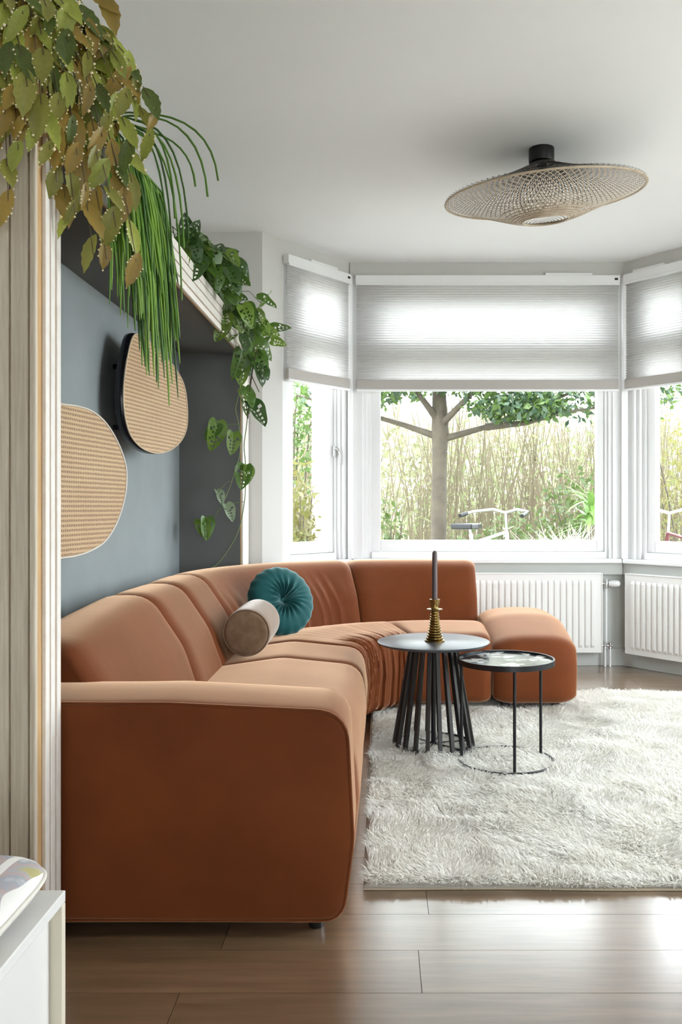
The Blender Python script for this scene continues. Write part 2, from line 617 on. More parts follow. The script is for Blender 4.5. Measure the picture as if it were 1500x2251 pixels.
def window(n, seg, u0, u1, sl, sr, label):
    """frame in opening u0..u1; sl/sr the width of frame left and right of the glass"""
    m, L = seg
    g0, g1 = u0 + sl, u1 - sr
    W = empty('window_%d' % n, m @ Vector(((u0 + u1) / 2, 0.05, ZS)), label=label, kind='structure')
    B = lambda a, b: MB().box(a, b, m)
    # stepped casing either side, head, transom and bottom
    for (a, b, side) in ((u0, g0, 1), (g1, u1, -1)):
        w = b - a
        o = a if side == 1 else b
        for (t0, t1, v0, v1) in ((0.0, 0.42, 0.0, 0.18), (0.42, 0.56, 0.022, 0.18), (0.56, 0.70, 0.045, 0.16)):
            aa, bb = sorted((o + side * w * t0, o + side * w * t1))
            B((aa, v0, ZS), (bb, v1, ZH)).build('casing', M_WHITE, W, bevel=0.003)
        aa, bb = sorted((o + side * w * 0.70, o + side * w * 1.0))
        B((aa, 0.06, ZG0 - 0.075), (bb, 0.12, ZT0)).build('sash_stile', M_WHITE, W, bevel=0.004)
        B((aa, 0.06, ZT1), (bb, 0.12, ZU1 + 0.06)).build('sash_stile', M_WHITE, W, bevel=0.004)
    s0, s1 = u0 + sl * 0.70, u1 - sr * 0.70
    B((s0, 0.03, ZS), (s1, 0.17, ZG0 - 0.078)).build('frame_bottom', M_WHITE, W, bevel=0.003)
    B((g0, 0.06, ZG0 - 0.075), (g1, 0.12, ZG0)).build('sash_rail', M_WHITE, W, bevel=0.004)
    B((g0, 0.06, ZG1 - 0.02), (g1, 0.12, ZT0)).build('sash_rail', M_WHITE, W, bevel=0.004)
    B((s0, 0.03, ZT0), (s1, 0.17, ZT1 - 0.0)).build('transom', M_WHITE, W, bevel=0.003)
    B((g0, 0.06, ZU1), (g1, 0.12, ZU1 + 0.06)).build('sash_rail', M_WHITE, W, bevel=0.004)
    B((s0, 0.03, ZU1 + 0.06), (s1, 0.17, ZH)).build('frame_head', M_WHITE, W)
    MB().add([m @ Vector(q) for q in ((g0, 0.09, ZG0), (g1, 0.09, ZG0), (g1, 0.09, ZG1), (g0, 0.09, ZG1))], [(0, 1, 2, 3)]).build('pane', M_GLASS, W)
    MB().add([m @ Vector(q) for q in ((g0, 0.09, ZT1), (g1, 0.09, ZT1), (g1, 0.09, ZU1), (g0, 0.09, ZU1))], [(0, 1, 2, 3)]).build('pane', M_GLASS, W)
    return W


W1 = window(1, SEG_L, 0.172, 0.80, 0.155, 0.13, 'narrow side casement of the bay nearest the alcove, with a lever handle')
W2 = window(2, SEG_C, 0.0, 1.834, 0.205, 0.165, 'wide middle window of the bay facing the garden tree')
W3 = window(3, SEG_R, 0.0, SEG_R[1] - 0.172, 0.20, 0.155, 'narrow side window of the bay above the cut-off radiator')

# casement handle on the side window
m = SEG_L[0]
MB().box((0.695, 0.040, 1.395), (0.720, 0.06, 1.465), m).build('handle_plate', M_CHROME, W1, bevel=0.002)
MB().tube([m @ Vector(p) for p in ((0.708, 0.045, 1.448), (0.712, 0.018, 1.445), (0.722, 0.012, 1.41), (0.730, 0.016, 1.345))], [0.007, 0.007, 0.006, 0.005], 8).build('handle_lever', M_CHROME, W1, smooth=50)


def sill(name, seg, u0, u1, e0, e1):
    m, L = seg
    p = [(u0 - e0, -0.055), (u1 + e1, -0.055), (u1, 0.06), (u0, 0.06)]
    vs = [m @ Vector((a, b, z)) for z in (ZS - 0.028, ZS) for a, b in p]
    MB().add(vs, [(3, 2, 1, 0), (4, 5, 6, 7), (0, 1, 5, 4), (1, 2, 6, 5), (2, 3, 7, 6), (3, 0, 4, 7)]).build('trim_sill_' + name, M_WHITE, bevel=0.006, kind='structure')
    ap = [(u0 - e0 * 0.6, -0.03), (u1 + e1 * 0.6, -0.03), (u1, 0.0), (u0, 0.0)]
    vs = [m @ Vector((a, b, z)) for z in (ZS - 0.105, ZS - 0.028) for a, b in ap]
    MB().add(vs, [(3, 2, 1, 0), (4, 5, 6, 7), (0, 1, 5, 4), (1, 2, 6, 5), (2, 3, 7, 6), (3, 0, 4, 7)]).build('trim_apron_' + name, M_LOW, bevel=0.004, kind='structure')


sill('left', SEG_L, 0.10, 0.80, 0.0, -0.027)
sill('centre', SEG_C, 0.0, 1.834, -0.027, -0.027)
sill('right', SEG_R, 0.0, 0.70, -0.027, 0.0)
# outer corners of the bay walls
for nm, p, sa, sb in (('left', A1, SEG_L, SEG_C), ('right', B1, SEG_C, SEG_R)):
    na = (sa[0].to_3x3() @ Vector((0, 0.22, 0))).xy
    nb = (sb[0].to_3x3() @ Vector((0, 0.22, 0))).xy
    MB().prism([p, p + nb, p + (na + nb) * 0.62, p + na], 0, CEIL).build('wall_bay_corner_' + nm, M_WALL, kind='structure')
# corner posts between the windows
for nm, p in (('left', A1), ('right', B1)):
    s = 1 if nm == 'left' else -1
    MB().prism([(p.x - 0.014, p.y - 0.052), (p.x + 0.018, p.y - 0.052), (p.x + 0.018, p.y + 0.20), (p.x - 0.014 , p.y + 0.20)] if s == 1 else
               [(p.x - 0.018, p.y - 0.052), (p.x + 0.014, p.y - 0.052), (p.x + 0.014, p.y + 0.20), (p.x - 0.018, p.y + 0.20)], ZS, ZH).build('trim_corner_post_' + nm, M_WHITE, bevel=0.004, kind='structure')

# ------------------------------------------------------------------ pleated blinds
M_BLIND = mat('pleated_blind_fabric', (0.60, 0.59, 0.575), 0.9, trans=0.36, spec=0.1, var=0.02)
M_RAIL = mat('blind_bottom_rail_taupe', (0.45, 0.42, 0.39), 0.6, var=0.03)


def blind(seg, u0, u1, label, cover, v=-0.030):
    m, L = seg
    zb = 1.845
    T = empty('pleated_blind', m @ Vector(((u0 + u1) / 2, v, zb)), label=label, cat='blind', group='pleated blinds in the bay')
    hr = MB().box((u0 - 0.008, v - 0.022, 2.548), (u1 + 0.008, v + 0.026, 2.602), m).build('headrail', M_WHITE, T, bevel=0.004)
    MB().box((u0 - 0.004, v - 0.026, 2.535), (u1 + 0.004, v - 0.006, 2.548), m).build('valance_lip', M_WHITE, T, bevel=0.002)
    e = u1 - 0.03
    MB().box((e, v - 0.0245, 2.568), (e + 0.022, v - 0.022, 2.582), m).build('end_clip', M_BLACK, T)
    c0 = u0 + (u1 - u0) * cover[0]
    c1 = u0 + (u1 - u0) * cover[1]
    MB().box((c0, v - 0.010, 2.602), (c1, v + 0.02, 2.620), m).build('mounting_cover', M_WHITE, T, bevel=0.003)
    z0, z1 = zb + 0.062, 2.54
    n = 2 * int((z1 - z0) / 0.0165)
    vs, fs = [], []
    for i in range(n + 1):
        z = z0 + (z1 - z0) * i / n
        dv = -0.0045 if i % 2 else 0.0045
        vs += [m @ Vector((u0, v + dv, z)), m @ Vector((u1, v + dv, z))]
    for i in range(n):
        fs.append((2 * i, 2 * i + 1, 2 * i + 3, 2 * i + 2))
    MB().add(vs, fs).build('pleated_fabric', M_BLIND, T)
    MB().box((u0, v - 0.014, zb), (u1, v + 0.014, zb + 0.064), m).build('bottom_rail', M_RAIL, T, bevel=0.003)
    MB().box((u0, v - 0.018, zb - 0.012), (u1, v + 0.016, zb), m).build('bottom_strip', M_WHITE, T, bevel=0.002)
    return T


blind(SEG_L, 0.180, 0.760, 'narrow pleated blind on the bay side next to the alcove', (0.36, 0.80))
blind(SEG_C, 0.045, 1.789, 'wide pleated blind half lowered over the middle bay window', (0.72, 0.90))
blind(SEG_R, 0.040, 0.620, 'pleated blind cut off by the picture edge, above the side window', (0.10, 0.5))

# ------------------------------------------------------------------ built-in alcove with ribbed oak surround
XF = -0.782        # face of the fascia
YN0, YN1, YF0, YF1 = 1.977, 2.110, 4.925, 5.140
ZSOF, ZTOP = 1.936, 2.078
alc = empty('alcove_surround', (XW, 3.5, 0), label='built-in wall alcove behind the sofa, grey inside with a ribbed pale oak surround', cat='alcove')
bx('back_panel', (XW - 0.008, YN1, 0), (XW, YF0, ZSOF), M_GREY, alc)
bx('end_panel', (XW - 0.008, YF0, 0), (XF - 0.012, YF1, ZSOF), M_GREY_SHADE, alc)
bx('near_panel', (XW - 0.008, YN0 + 0.012, 0), (XF - 0.012, YN1, ZSOF), M_GREY_SHADE, alc)
bx('top_board', (XW - 0.008, YN0 + 0.012, ZSOF), (XF - 0.012, YF1, ZTOP - 0.01), M_GREY_SHADE, alc)
bx('edge_board', (XF - 0.012, YN0, 0), (XF - 0.006, YN1, ZTOP), M_TAN, alc)
bx('edge_board', (XF - 0.012, YF0, 0), (XF - 0.006, YF1, ZSOF), M_TAN, alc)
bx('edge_board', (XF - 0.012, YN1, ZSOF - 0.012), (XF - 0.006, YF1, ZTOP), M_TAN, alc)
for (a, b) in ((2.014, 2.0385), (2.047, 2.073), (2.0845, 2.110)):
    bx('edge_rib', (XF - 0.006, a, 0), (XF + 0.004, b, ZSOF - 0.012), M_RIB, alc, bevel=0.002)
for (a, b) in ((YF0, 4.985), (4.995, 5.055), (5.065, YF1)):
    bx('edge_rib', (XF - 0.006, a, 0), (XF + 0.004, b, ZSOF - 0.012), M_RIB, alc, bevel=0.002)
for (a, b) in ((ZSOF - 0.012, ZSOF + 0.016), (ZSOF + 0.024, ZSOF + 0.062), (ZSOF + 0.068, ZSOF + 0.102), (ZSOF + 0.108, ZTOP)):
    bx('fascia_rib', (XF - 0.006, YN1, a), (XF + 0.006, YF1, b), M_RIB, alc, bevel=0.002)
x = XF - 0.004
widths = (0.0165, 0.0425, 0.0425, 0.0425, 0.0425, 0.0425, 0.0425, 0.0425)
for w in widths:
    bx('ribbed_board', (x - w + 0.0018, YN0 - 0.004, 0), (x, YN0 + 0.012, ZTOP), M_OAK_PALE, alc, bevel=0.004)
    x -= w + 0.0012
bx('board_backing', (XW - 0.008, YN0 + 0.006, 0), (XF - 0.012, YN0 + 0.012, ZTOP), M_TAN, alc)

# ------------------------------------------------------------------ sofa
SC0 = Vector((0.283, 4.075))      # centre of the curved corner
RO, RI = 1.35, 0.35
XB, XFR = SC0.x - RO, SC0.x - RI   # back and seat front of the straight run
Y_ARM0, Y_ARM1 = 2.125, 2.425
ZB = 0.048
UP = Vector((0, 0, 1))


def st_straight(y0, y1, n):
    return [(Vector((XB, y0 + (y1 - y0) * i / n, 0)), Vector((1, 0, 0)), UP, (y1 - y0) * i / n) for i in range(n + 1)]


def st_arc(a0, a1, n, s0=0.0, rm=0.85):
    out = []
    for i in range(n + 1):
        a = math.radians(180 - (a0 + (a1 - a0) * i / n))
        d = Vector((math.cos(a), math.sin(a), 0))
        out.append((Vector((SC0.x, SC0.y, 0)) + d * RO, -d, UP, s0 + math.radians((a1 - a0) * i / n) * rm))
    return out


def st_far(x0, x1, n, s0=0.0):
    return [(Vector((x0 + (x1 - x0) * i / n, SC0.y + RO, 0)), Vector((0, -1, 0)), UP, s0 + (x1 - x0) * i / n) for i in range(n + 1)]


def pinch(total, r=0.05, depth=0.03, e0=1.0, e1=1.0):
    def fn(s):
        out = 0.0
        for d, e in ((s, e0), (total - s, e1)):
            if d < r:
                t = 1 - d / r
                out = max(out, depth * e * (1 - math.sqrt(max(0, 1 - t * t))))
        return out
    return fn


def densify(sts, r=0.05):
    """extra stations close to both ends so the puffed edges stay round"""
    total = sts[-1][3]
    extra = [0.002, 0.006, 0.012, 0.02, 0.03, 0.04]
    want = sorted(set([round(s[3], 5) for s in sts] + extra + [total - e for e in extra]))
    out = []
    for w in want:
        for a, b in zip(sts, sts[1:]):
            if a[3] - 1e-6 <= w <= b[3] + 1e-6:
                t = (w - a[3]) / max(1e-9, b[3] - a[3])
                out.append((a[0].lerp(b[0], t), a[1].lerp(b[1], t).normalized(), UP, w))
                break
    return out


P_SEAT = resample(rounded([(0.33, ZB, 0.02), (0.99, ZB, 0.05), (1.012, 0.24, 0.12), (0.995, 0.405, 0.115), (0.66, 0.437, 0.3), (0.33, 0.39, 0.03)], 7), 84)
P_BACK = resample(rounded([(0.0, ZB, 0.03), (0.41, ZB, 0.02), (0.43, 0.36, 0.05), (0.36, 0.56, 0.3), (0.235, 0.745, 0.13), (0.03, 0.745, 0.11)], 7), 84)

sofa = empty('corner_sofa', (-0.5, 3.2, 0), label='large curved terracotta velvet corner sofa with a rounded arm', cat='sofa')


def soft(name, sts, prof, pin, disp=None, m=M_VELVET, dense=True):
    if dense:
        sts = densify(sts)
    v, f = loft(sts, prof, pin, disp)
    return fix_normals(MB().add(v, f).build(name, m, sofa, smooth=60))


def wrinkle(seed, amp=0.004, fr=5.0):
    def fn(s, a, b, n):
        return amp * (noise1(s * fr + a * 2.0, seed) - 0.5) + amp * 0.7 * (noise1(b * 9 + s * fr * 0.6, seed + 3) - 0.5)
    return fn


def pleats(total, seed, amp, fr, front):
    """gathers of the upholstery that run over the curved face"""
    def fn(s, a, b, n):
        e = min(1.0, s / 0.10, (total - s) / 0.10)
        wv = noise1(s * fr + 0.8 * math.sin(b * 7.0 + seed) + 0.5 * noise1(b * 6, seed + 9), seed)
        wv2 = noise1(s * fr * 2.1 + 0.9 * math.sin(b * 9.0), seed + 5)
        msk = front(a, b)
        return e * msk * amp * ((1 - abs(2 * wv - 1)) * 1.0 + 0.45 * wv2 - 0.6)
    return fn


# seats
T1 = 3.63 - Y_ARM1
soft('seat_cushion', st_straight(Y_ARM1 - 0.01, 3.63, 30), P_SEAT, pinch(T1 + 0.01, 0.06, 0.032), wrinkle(1))
soft('seat_cushion', st_straight(3.63, 4.075, 14), P_SEAT, pinch(0.445, 0.06, 0.032), wrinkle(2))
ta = math.radians(72) * 0.85
soft('corner_seat', st_arc(0, 72, 260), P_SEAT, pinch(ta, 0.05, 0.030),
     pleats(ta, 4, 0.016, 30, lambda a, b: max(0.0, min(1.0, (a - 0.80) / 0.12)) * (1.0 if b < 0.40 else 0.6) if a > 0.8 else 0.12), dense=False)
far = st_arc(72, 90, 10)
far = far + st_far(SC0.x, 0.575, 14, far[-1][3])[1:]
soft('seat_cushion', far, P_SEAT, pinch(far[-1][3], 0.06, 0.032), wrinkle(5))
# backs
soft('back_cushion', st_straight(Y_ARM1 - 0.10, 3.16, 24), P_BACK, pinch(3.16 - Y_ARM1 + 0.10, 0.07, 0.035), lambda s, a, b, n: wrinkle(6)(s, a, b, n) - 0.055 * max(0, n.y) * max(0.0, 1 - s / 0.80) ** 1.6)
soft('back_cushion', st_straight(3.16, 3.64, 16), P_BACK, pinch(0.48, 0.07, 0.035), wrinkle(7))
soft('back_cushion', st_straight(3.64, 4.075, 16), P_BACK, pinch(0.435, 0.07, 0.035), wrinkle(8))
tb = math.radians(66) * 0.85
soft('corner_back', st_arc(0, 66, 220), P_BACK, pinch(tb, 0.05, 0.030),
     pleats(tb, 8, 0.012, 20, lambda a, b: max(0.0, min(1.0, (a - 0.24) / 0.08)) * max(0.0, min(1.0, (0.72 - b) / 0.2))), dense=False)
fb = st_arc(66, 90, 12)
fb = fb + st_far(SC0.x, 0.575, 14, fb[-1][3])[1:]
soft('back_cushion', fb, P_BACK, pinch(fb[-1][3], 0.07, 0.035), wrinkle(9))

# arm: flat camera-side panel, rounded band over the top and the front edge
P_ARM = resample(rounded([(XB, ZB - 0.008, 0.03), (XFR - 0.022, ZB - 0.008, 0.06), (XFR + 0.004, 0.24, 0.25), (XFR - 0.012, 0.556, 0.085), (-0.52, 0.578, 0.4), (XB, 0.578, 0.05)], 8), 150)
sts = []
for y, s in ((0, 0), (0.003, 0.003), (0.008, 0.008), (0.015, 0.015), (0.025, 0.025), (0.04, 0.04), (0.06, 0.06), (0.1, 0.1), (0.15, 0.15), (0.2, 0.2), (0.24, 0.24), (0.27, 0.27), (0.285, 0.285), (0.295, 0.295), (0.30, 0.30)):
    sts.append((Vector((0, Y_ARM0 + y, 0)), Vector((1, 0, 0)), UP, s))


def arm_inset(s):
    o = 0.0
    if s < 0.025:
        t = 1 - s / 0.025
        o = 0.012 * (1 - math.sqrt(max(0, 1 - t * t)))
    if s > 0.22:
        t = (s - 0.22) / 0.08
        o = max(o, 0.06 * (1 - math.sqrt(max(0, 1 - t * t))))
    return o


soft('arm', sts, P_ARM, arm_inset, lambda s, a, b, n: 0.014 * math.sin(PI * s / 0.30) * max(0, n.y) + 0.003 * (noise1(a * 6, 3) - 0.5), dense=False)
pp = [Vector((p.x, Y_ARM0 + 0.006, p.y)) for p in P_ARM]
nn = len(pp)
cen = Vector((-0.55, Y_ARM0, 0.3))
pp = [p + (p - cen).normalized() * -0.002 for p in pp]
MB().tube(pp + [pp[0]], 0.0042, 6, cap=False).build('piping', M_VELVET, sofa, smooth=80)
M_FOOT = mat('black_foot', (0.01, 0.009, 0.009), 0.35, var=0.1)
for (fx, fy) in ((-0.160, 2.190), (-0.95, 2.190), (-0.20, 3.55), (-0.95, 3.55), (0.10, 4.47), (0.40, 4.52), (0.47, 5.30), (-0.55, 4.75)):
    MB().lathe([(0.018, 0.0 if fy < 4 else 0.016), (0.022, 0.02), (0.022, ZB + 0.01)], (fx, fy, 0), 16).build('foot', M_FOOT, sofa, smooth=40)

# backless end module
otto = empty('ottoman', (0.8, 4.9, 0), label='backless terracotta velvet seat module at the window end of the sofa', cat='ottoman')
P_OT = resample(rounded([(0.06, ZB, 0.05), (0.995, ZB, 0.05), (1.02, 0.22, 0.15), (0.995, 0.365, 0.10), (0.62, 0.452, 0.35), (0.30, 0.452, 0.3), (0.06, 0.39, 0.1)], 8), 96)
so = st_far(0.585, 1.02, 16)
so = densify(so)
v, f = loft(so, P_OT, pinch(0.435, 0.11, 0.055, 0.7, 1.0), lambda s, a, b, n: 0.018 * math.sin(PI * s / 0.435) * max(0, n.y) + wrinkle(12)(s, a, b, n))
fix_normals(MB().add(v, f).build('cushion', M_VELVET, otto, smooth=60))
for (fx, fy) in ((0.66, 4.53), (0.92, 4.53), (0.66, 5.25), (0.92, 5.25)):
    MB().box((fx - 0.02, fy - 0.02, 0.016 if fy < 4.9 else 0), (fx + 0.02, fy + 0.02, ZB + 0.01)).build('foot', M_FOOT, otto, bevel=0.003)

# ------------------------------------------------------------------ cushions on the sofa
teal = empty('round_cushion', (-0.515, 4.35, 0.41), label='round teal velvet cushion with a buttoned centre, leaning on the sofa back', cat='cushion')
Rc = 0.178
nr, nth = 26, 144
v, f = [], []
for side in (1, -1):
    base = len(v)
    for i in range(nr + 1):
        q = i / nr
        for j in range(nth):
            th = 2 * PI * j / nth
            r = q * Rc
            h = 0.075 * (max(0.0, 1 - q ** 3.2)) ** 0.5 * (1 - 0.80 * math.exp(-(q / 0.20) ** 2))
            pl = (noise1(th * 22 / (2 * PI) * 1.0 + 40, 2) - 0.5)
            pl2 = math.cos(th * 20 + 2 * math.sin(3 * th))
            h += (0.010 * pl2 + 0.012 * pl) * math.exp(-((q - 0.30) / 0.25) ** 2)
            rr = r * (1 + 0.012 * math.cos(th * 20) * q)
            v.append(Vector((rr * math.cos(th), rr * math.sin(th), side * max(h, 0.0))))
    for i in range(nr):
        for j in range(nth):
            j2 = (j + 1) % nth
            q4 = (base + i * nth + j, base + (i + 1) * nth + j, base + (i + 1) * nth + j2, base + i * nth + j2)
            f.append(q4 if side == 1 else q4[::-1])
tm = frame3((-0.500, 4.36, 0.586), (0.80, 0.55, 0.0), (0.50, -0.74, 0.36))
MB().add([tm @ p for p in v], f).build('cover', M_TEAL, teal, smooth=179)
MB().lathe([(0.0, 0.004), (0.011, 0.004), (0.014, 0.012), (0.010, 0.020), (0.0, 0.022)], (0, 0, 0), 16).build('button', M_TEAL, teal, smooth=60, mtx=tm)

bol = empty('bolster_cushion', (-0.575, 3.85, 0.41), label='taupe velvet bolster cushion lying in front of the teal one', cat='cushion')
b0, b1 = Vector((-0.566, 3.655, 0.527)), Vector((-0.578, 4.055, 0.532))
ax = (b1 - b0)
Lb = ax.length
bmx = frame3(b0, (1, 0, 0.0), ax)
prof = []
Rb = 0.100
for q in (0.0, 0.3, 0.6, 0.8, 0.9):
    prof.append((Rb * q, 0.006 * q * q))
prof += [(Rb * 0.96, 0.010), (Rb * 0.995, 0.020), (Rb * 1.01, 0.04)]
prof += [(Rb * 1.012, Lb * t) for t in (0.25, 0.5, 0.75)]
prof += [(Rb * 1.0, Lb - 0.03), (Rb * 0.96, Lb - 0.01), (Rb * 0.6, Lb), (0.002, Lb)]
prof[0] = (0.002, 0)
MB().lathe(prof, (0, 0, 0), 48).build('cover', M_BOLSTER, bol, smooth=70, mtx=bmx)
pr = [bmx @ Vector((Rb * 0.97 * math.cos(t), Rb * 0.97 * math.sin(t), 0.009)) for t in [2 * PI * i / 48 for i in range(49)]]
MB().tube(pr, 0.0035, 6, cap=False).build('seam_piping', M_BOLSTER, bol, smooth=80)

# ------------------------------------------------------------------ fluffy rug
RX0, RX1, RY0, RY1 = -0.045, 2.35, 2.39, 4.86
rug = empty('shaggy_rug', (1.1, 3.6, 0), label='large cream long-pile wool rug under the side tables', cat='rug')


def rug_h(x, y):
    return 0.010 + 0.012 * vnoise(x * 5, y * 5, 3) + 0.006 * vnoise(x * 14, y * 14, 5)


nx, ny = 120, 124
gx, gy = np.meshgrid(np.linspace(RX0, RX1, nx), np.linspace(RY0, RY1, ny))
edge = np.minimum.reduce([gx - RX0, RX1 - gx, gy - RY0, RY1 - gy])
wob = 0.010 * (vnoise(gx * 3, gy * 3, 9) - 0.5)
gz = rug_h(gx, gy) * np.clip(edge / 0.03 + 0.35, 0, 1)
gyy = np.where(gy <= RY0 + 1e-6, gy + wob, gy)
top = np.stack([gx, gyy, gz], -1).reshape(-1, 3)
idx = np.arange(nx * ny).reshape(ny, nx)
q = np.stack([idx[:-1, :-1], idx[:-1, 1:], idx[1:, 1:], idx[1:, :-1]], -1).reshape(-1, 4)
tri = np.concatenate([q[:, [0, 1, 2]], q[:, [0, 2, 3]]])
put('pile_base', fast_mesh('pile_base', top, tri, M_WOOL, True), rug)
bk = MB()
fy = [(RX0 + (RX1 - RX0) * i / 119, float(gyy[0, i])) for i in range(nx)]
bk.prism(fy + [(RX1, RY1), (RX0, RY1)], 0.001, 0.007)
bk.build('backing', M_HIDE, rug)


def strands(n, x0, x1, y0, y1, lmin, lmax, seed, fringe=False):
    r = np.random.default_rng(seed)
    x = r.uniform(x0, x1, n)
    y = r.uniform(y0, y1, n)
    keep = ~((y > 4.62) & (x < 1.0))
    x, y = x[keep], y[keep]
    n = len(x)
    # locks: strands lean with a patchy field and gather towards tuft centres
    a = 2 * PI * (0.9 * vnoise(x * 2.3, y * 2.3, 1) + 0.8 * vnoise(x * 7.5, y * 7.5, 2)) + r.normal(0, 0.5, n) - 2.6
    lean = 0.45 + 0.75 * vnoise(x * 6.0, y * 9.0, 4) + r.normal(0, 0.12, n)
    ln = r.uniform(lmin, lmax, n) * (0.65 + 0.6 * vnoise(x * 8, y * 12, 6))
    if fringe:
        a = -PI / 2 + r.normal(0, 0.6, n)
        lean = 1.15 + r.normal(0, 0.2, n)
    dx, dy = np.cos(a) * np.sin(lean), np.sin(a) * np.sin(lean)
    dz = np.cos(lean)
    z = rug_h(x, y) * 0.8
    w = r.uniform(0.0016, 0.0032, n)
    # ribbon side is perpendicular to the lean
    ba = r.uniform(0, 2 * PI, n)
    sx, sy = np.cos(ba) * w, np.sin(ba) * w
    mx, my, mz = x + dx * ln * 0.45, y + dy * ln * 0.45, z + dz * ln * 0.62
    tx, ty, tz = x + dx * ln * 1.05, y + dy * ln * 1.05, z + dz * ln * 0.80
    V = np.empty((n, 5, 3))
    V[:, 0] = np.stack([x - sx, y - sy, z], -1)
    V[:, 1] = np.stack([x + sx, y + sy, z], -1)
    V[:, 2] = np.stack([mx - sx * .8, my - sy * .8, mz], -1)
    V[:, 3] = np.stack([mx + sx * .8, my + sy * .8, mz], -1)
    V[:, 4] = np.stack([tx, ty, tz], -1)
    b = np.arange(n)[:, None, None] * 5
    T = (np.array([[0, 1, 3], [0, 3, 2], [2, 3, 4]])[None] + b).reshape(-1, 3)
    return V.reshape(-1, 3), T


V, T = strands(260000, RX0 + 0.01, RX1, RY0 + 0.015, RY1, 0.022, 0.044, 5)
V2, T2 = strands(16000, RX0 + 0.01, RX1, RY0 + 0.003, RY0 + 0.05, 0.018, 0.036, 6, True)
T = np.concatenate([T, T2 + len(V)])
V = np.concatenate([V, V2])
V[:, 2] = np.where((V[:, 1] > 4.36) & (V[:, 0] < 1.04), np.minimum(V[:, 2], 0.042), V[:, 2])
put('pile', fast_mesh('pile', V, T, M_WOOL), rug, kind='stuff')

# ------------------------------------------------------------------ slatted table
tx, ty, tz = 0.235, 3.777, 0.476
t1 = empty('slatted_side_table', (tx, ty, 0), label='round black side table with a flared slatted base, holding the candle', cat='table')
R1 = 0.245
MB().lathe([(0.002, -0.013), (R1 - 0.012, -0.013), (R1 - 0.001, -0.004), (R1, -0.001), (R1 - 0.002, 0.0), (0.002, 0.0)], (tx, ty, tz), 72).build('table_top', M_TOP, t1, smooth=35)
MB().lathe([(0.05, -0.035), (0.112, -0.035), (0.112, -0.013), (0.05, -0.013)], (tx, ty, tz), 40).build('top_ring', M_BLACK, t1, smooth=35)
NS = 20
rt, rb, zb_ = 0.098, 0.174, 0.022
for k in range(NS):
    th = 2 * PI * (k + 0.35) / NS
    er, et = Vector((math.cos(th), math.sin(th), 0)), Vector((-math.sin(th), math.cos(th), 0))
    c = Vector((tx, ty, 0))
    vs = []
    for (r, z) in ((rb, zb_), (rt, tz - 0.014)):
        for dr in (-0.009, 0.009):
            for dt in (-0.0082, 0.0082):
                vs.append(c + er * (r + dr) + et * dt + UP * z)
    MB().add(vs, [(0, 1, 3, 2), (4, 6, 7, 5), (0, 4, 5, 1), (2, 3, 7, 6), (0, 2, 6, 4), (1, 5, 7, 3)]).build('slat', M_BLACKWOOD, t1, bevel=0.0015)
MB().tube([(tx, ty, 0.02), (tx, ty, tz - 0.02)], 0.011, 10).build('centre_post', M_BLACK, t1, smooth=50)
MB().ring((tx, ty, 0.030), 0.166, 0.006, 60, 8).build('base_ring', M_BLACK, t1, smooth=80)
for k in range(3):
    th = PI * k / 3 + 0.25
    d = Vector((math.cos(th), math.sin(th), 0)) * 0.166
    c = Vector((tx, ty, 0.030))
    MB().tube([c - d, c + d], 0.004, 6).build('base_spoke', M_BLACK, t1)

# ------------------------------------------------------------------ wire table with patterned top
ux, uy, uz = 0.516, 3.53, 0.443
t2 = empty('wire_side_table', (ux, uy, 0), label='small round black wire table with a patterned glass top and three thin legs', cat='table')


def pattern_mat():
    m = bpy.data.materials.new('patterned_glass_top')
    m.use_nodes = True
    N, L = m.node_tree.nodes, m.node_tree.links
    b = N['Principled BSDF']
    b.inputs['Roughness'].default_value = 0.12
    tc = N.new('ShaderNodeTexCoord')
    mp = N.new('ShaderNodeMapping')
    mp.inputs['Rotation'].default_value = (0, 0, 0.6)
    L.new(tc.outputs['Object'], mp.inputs['Vector'])
    vo = N.new('ShaderNodeTexVoronoi'); vo.inputs['Scale'].default_value = 26; vo.distance = 'MANHATTAN'
    vo.inputs['Randomness'].default_value = 0.55
    L.new(mp.outputs[0], vo.inputs['Vector'])
    sep = N.new('ShaderNodeSeparateColor'); L.new(vo.outputs['Color'], sep.inputs[0])
    r = N.new('ShaderNodeValToRGB')
    r.color_ramp.interpolation = 'CONSTANT'
    els = r.color_ramp.elements
    els[0].position = 0.0; els[0].color = (0.02, 0.025, 0.03, 1)
    els[1].position = 0.3; els[1].color = (0.10, 0.14, 0.14, 1)
    for p, c in ((0.5, (0.45, 0.47, 0.45, 1)), (0.72, (0.75, 0.75, 0.72, 1))):
        e = els.new(p); e.color = c
    L.new(sep.outputs[0], r.inputs['Fac'])
    ck = N.new('ShaderNodeTexVoronoi'); ck.feature = 'DISTANCE_TO_EDGE'; ck.inputs['Scale'].default_value = 26
    ck.inputs['Randomness'].default_value = 0.55
    L.new(mp.outputs[0], ck.inputs['Vector'])
    lt = N.new('ShaderNodeMath'); lt.operation = 'LESS_THAN'; lt.inputs[1].default_value = 0.04
    L.new(ck.outputs['Distance'], lt.inputs[0])
    mx = N.new('ShaderNodeMix'); mx.data_type = 'RGBA'
    L.new(lt.outputs[0], mx.inputs['Factor']); L.new(r.outputs[0], mx.inputs['A']); mx.inputs['B'].default_value = (0.03, 0.04, 0.04, 1)
    L.new(mx.outputs['Result'], b.inputs['Base Color'])
    return m


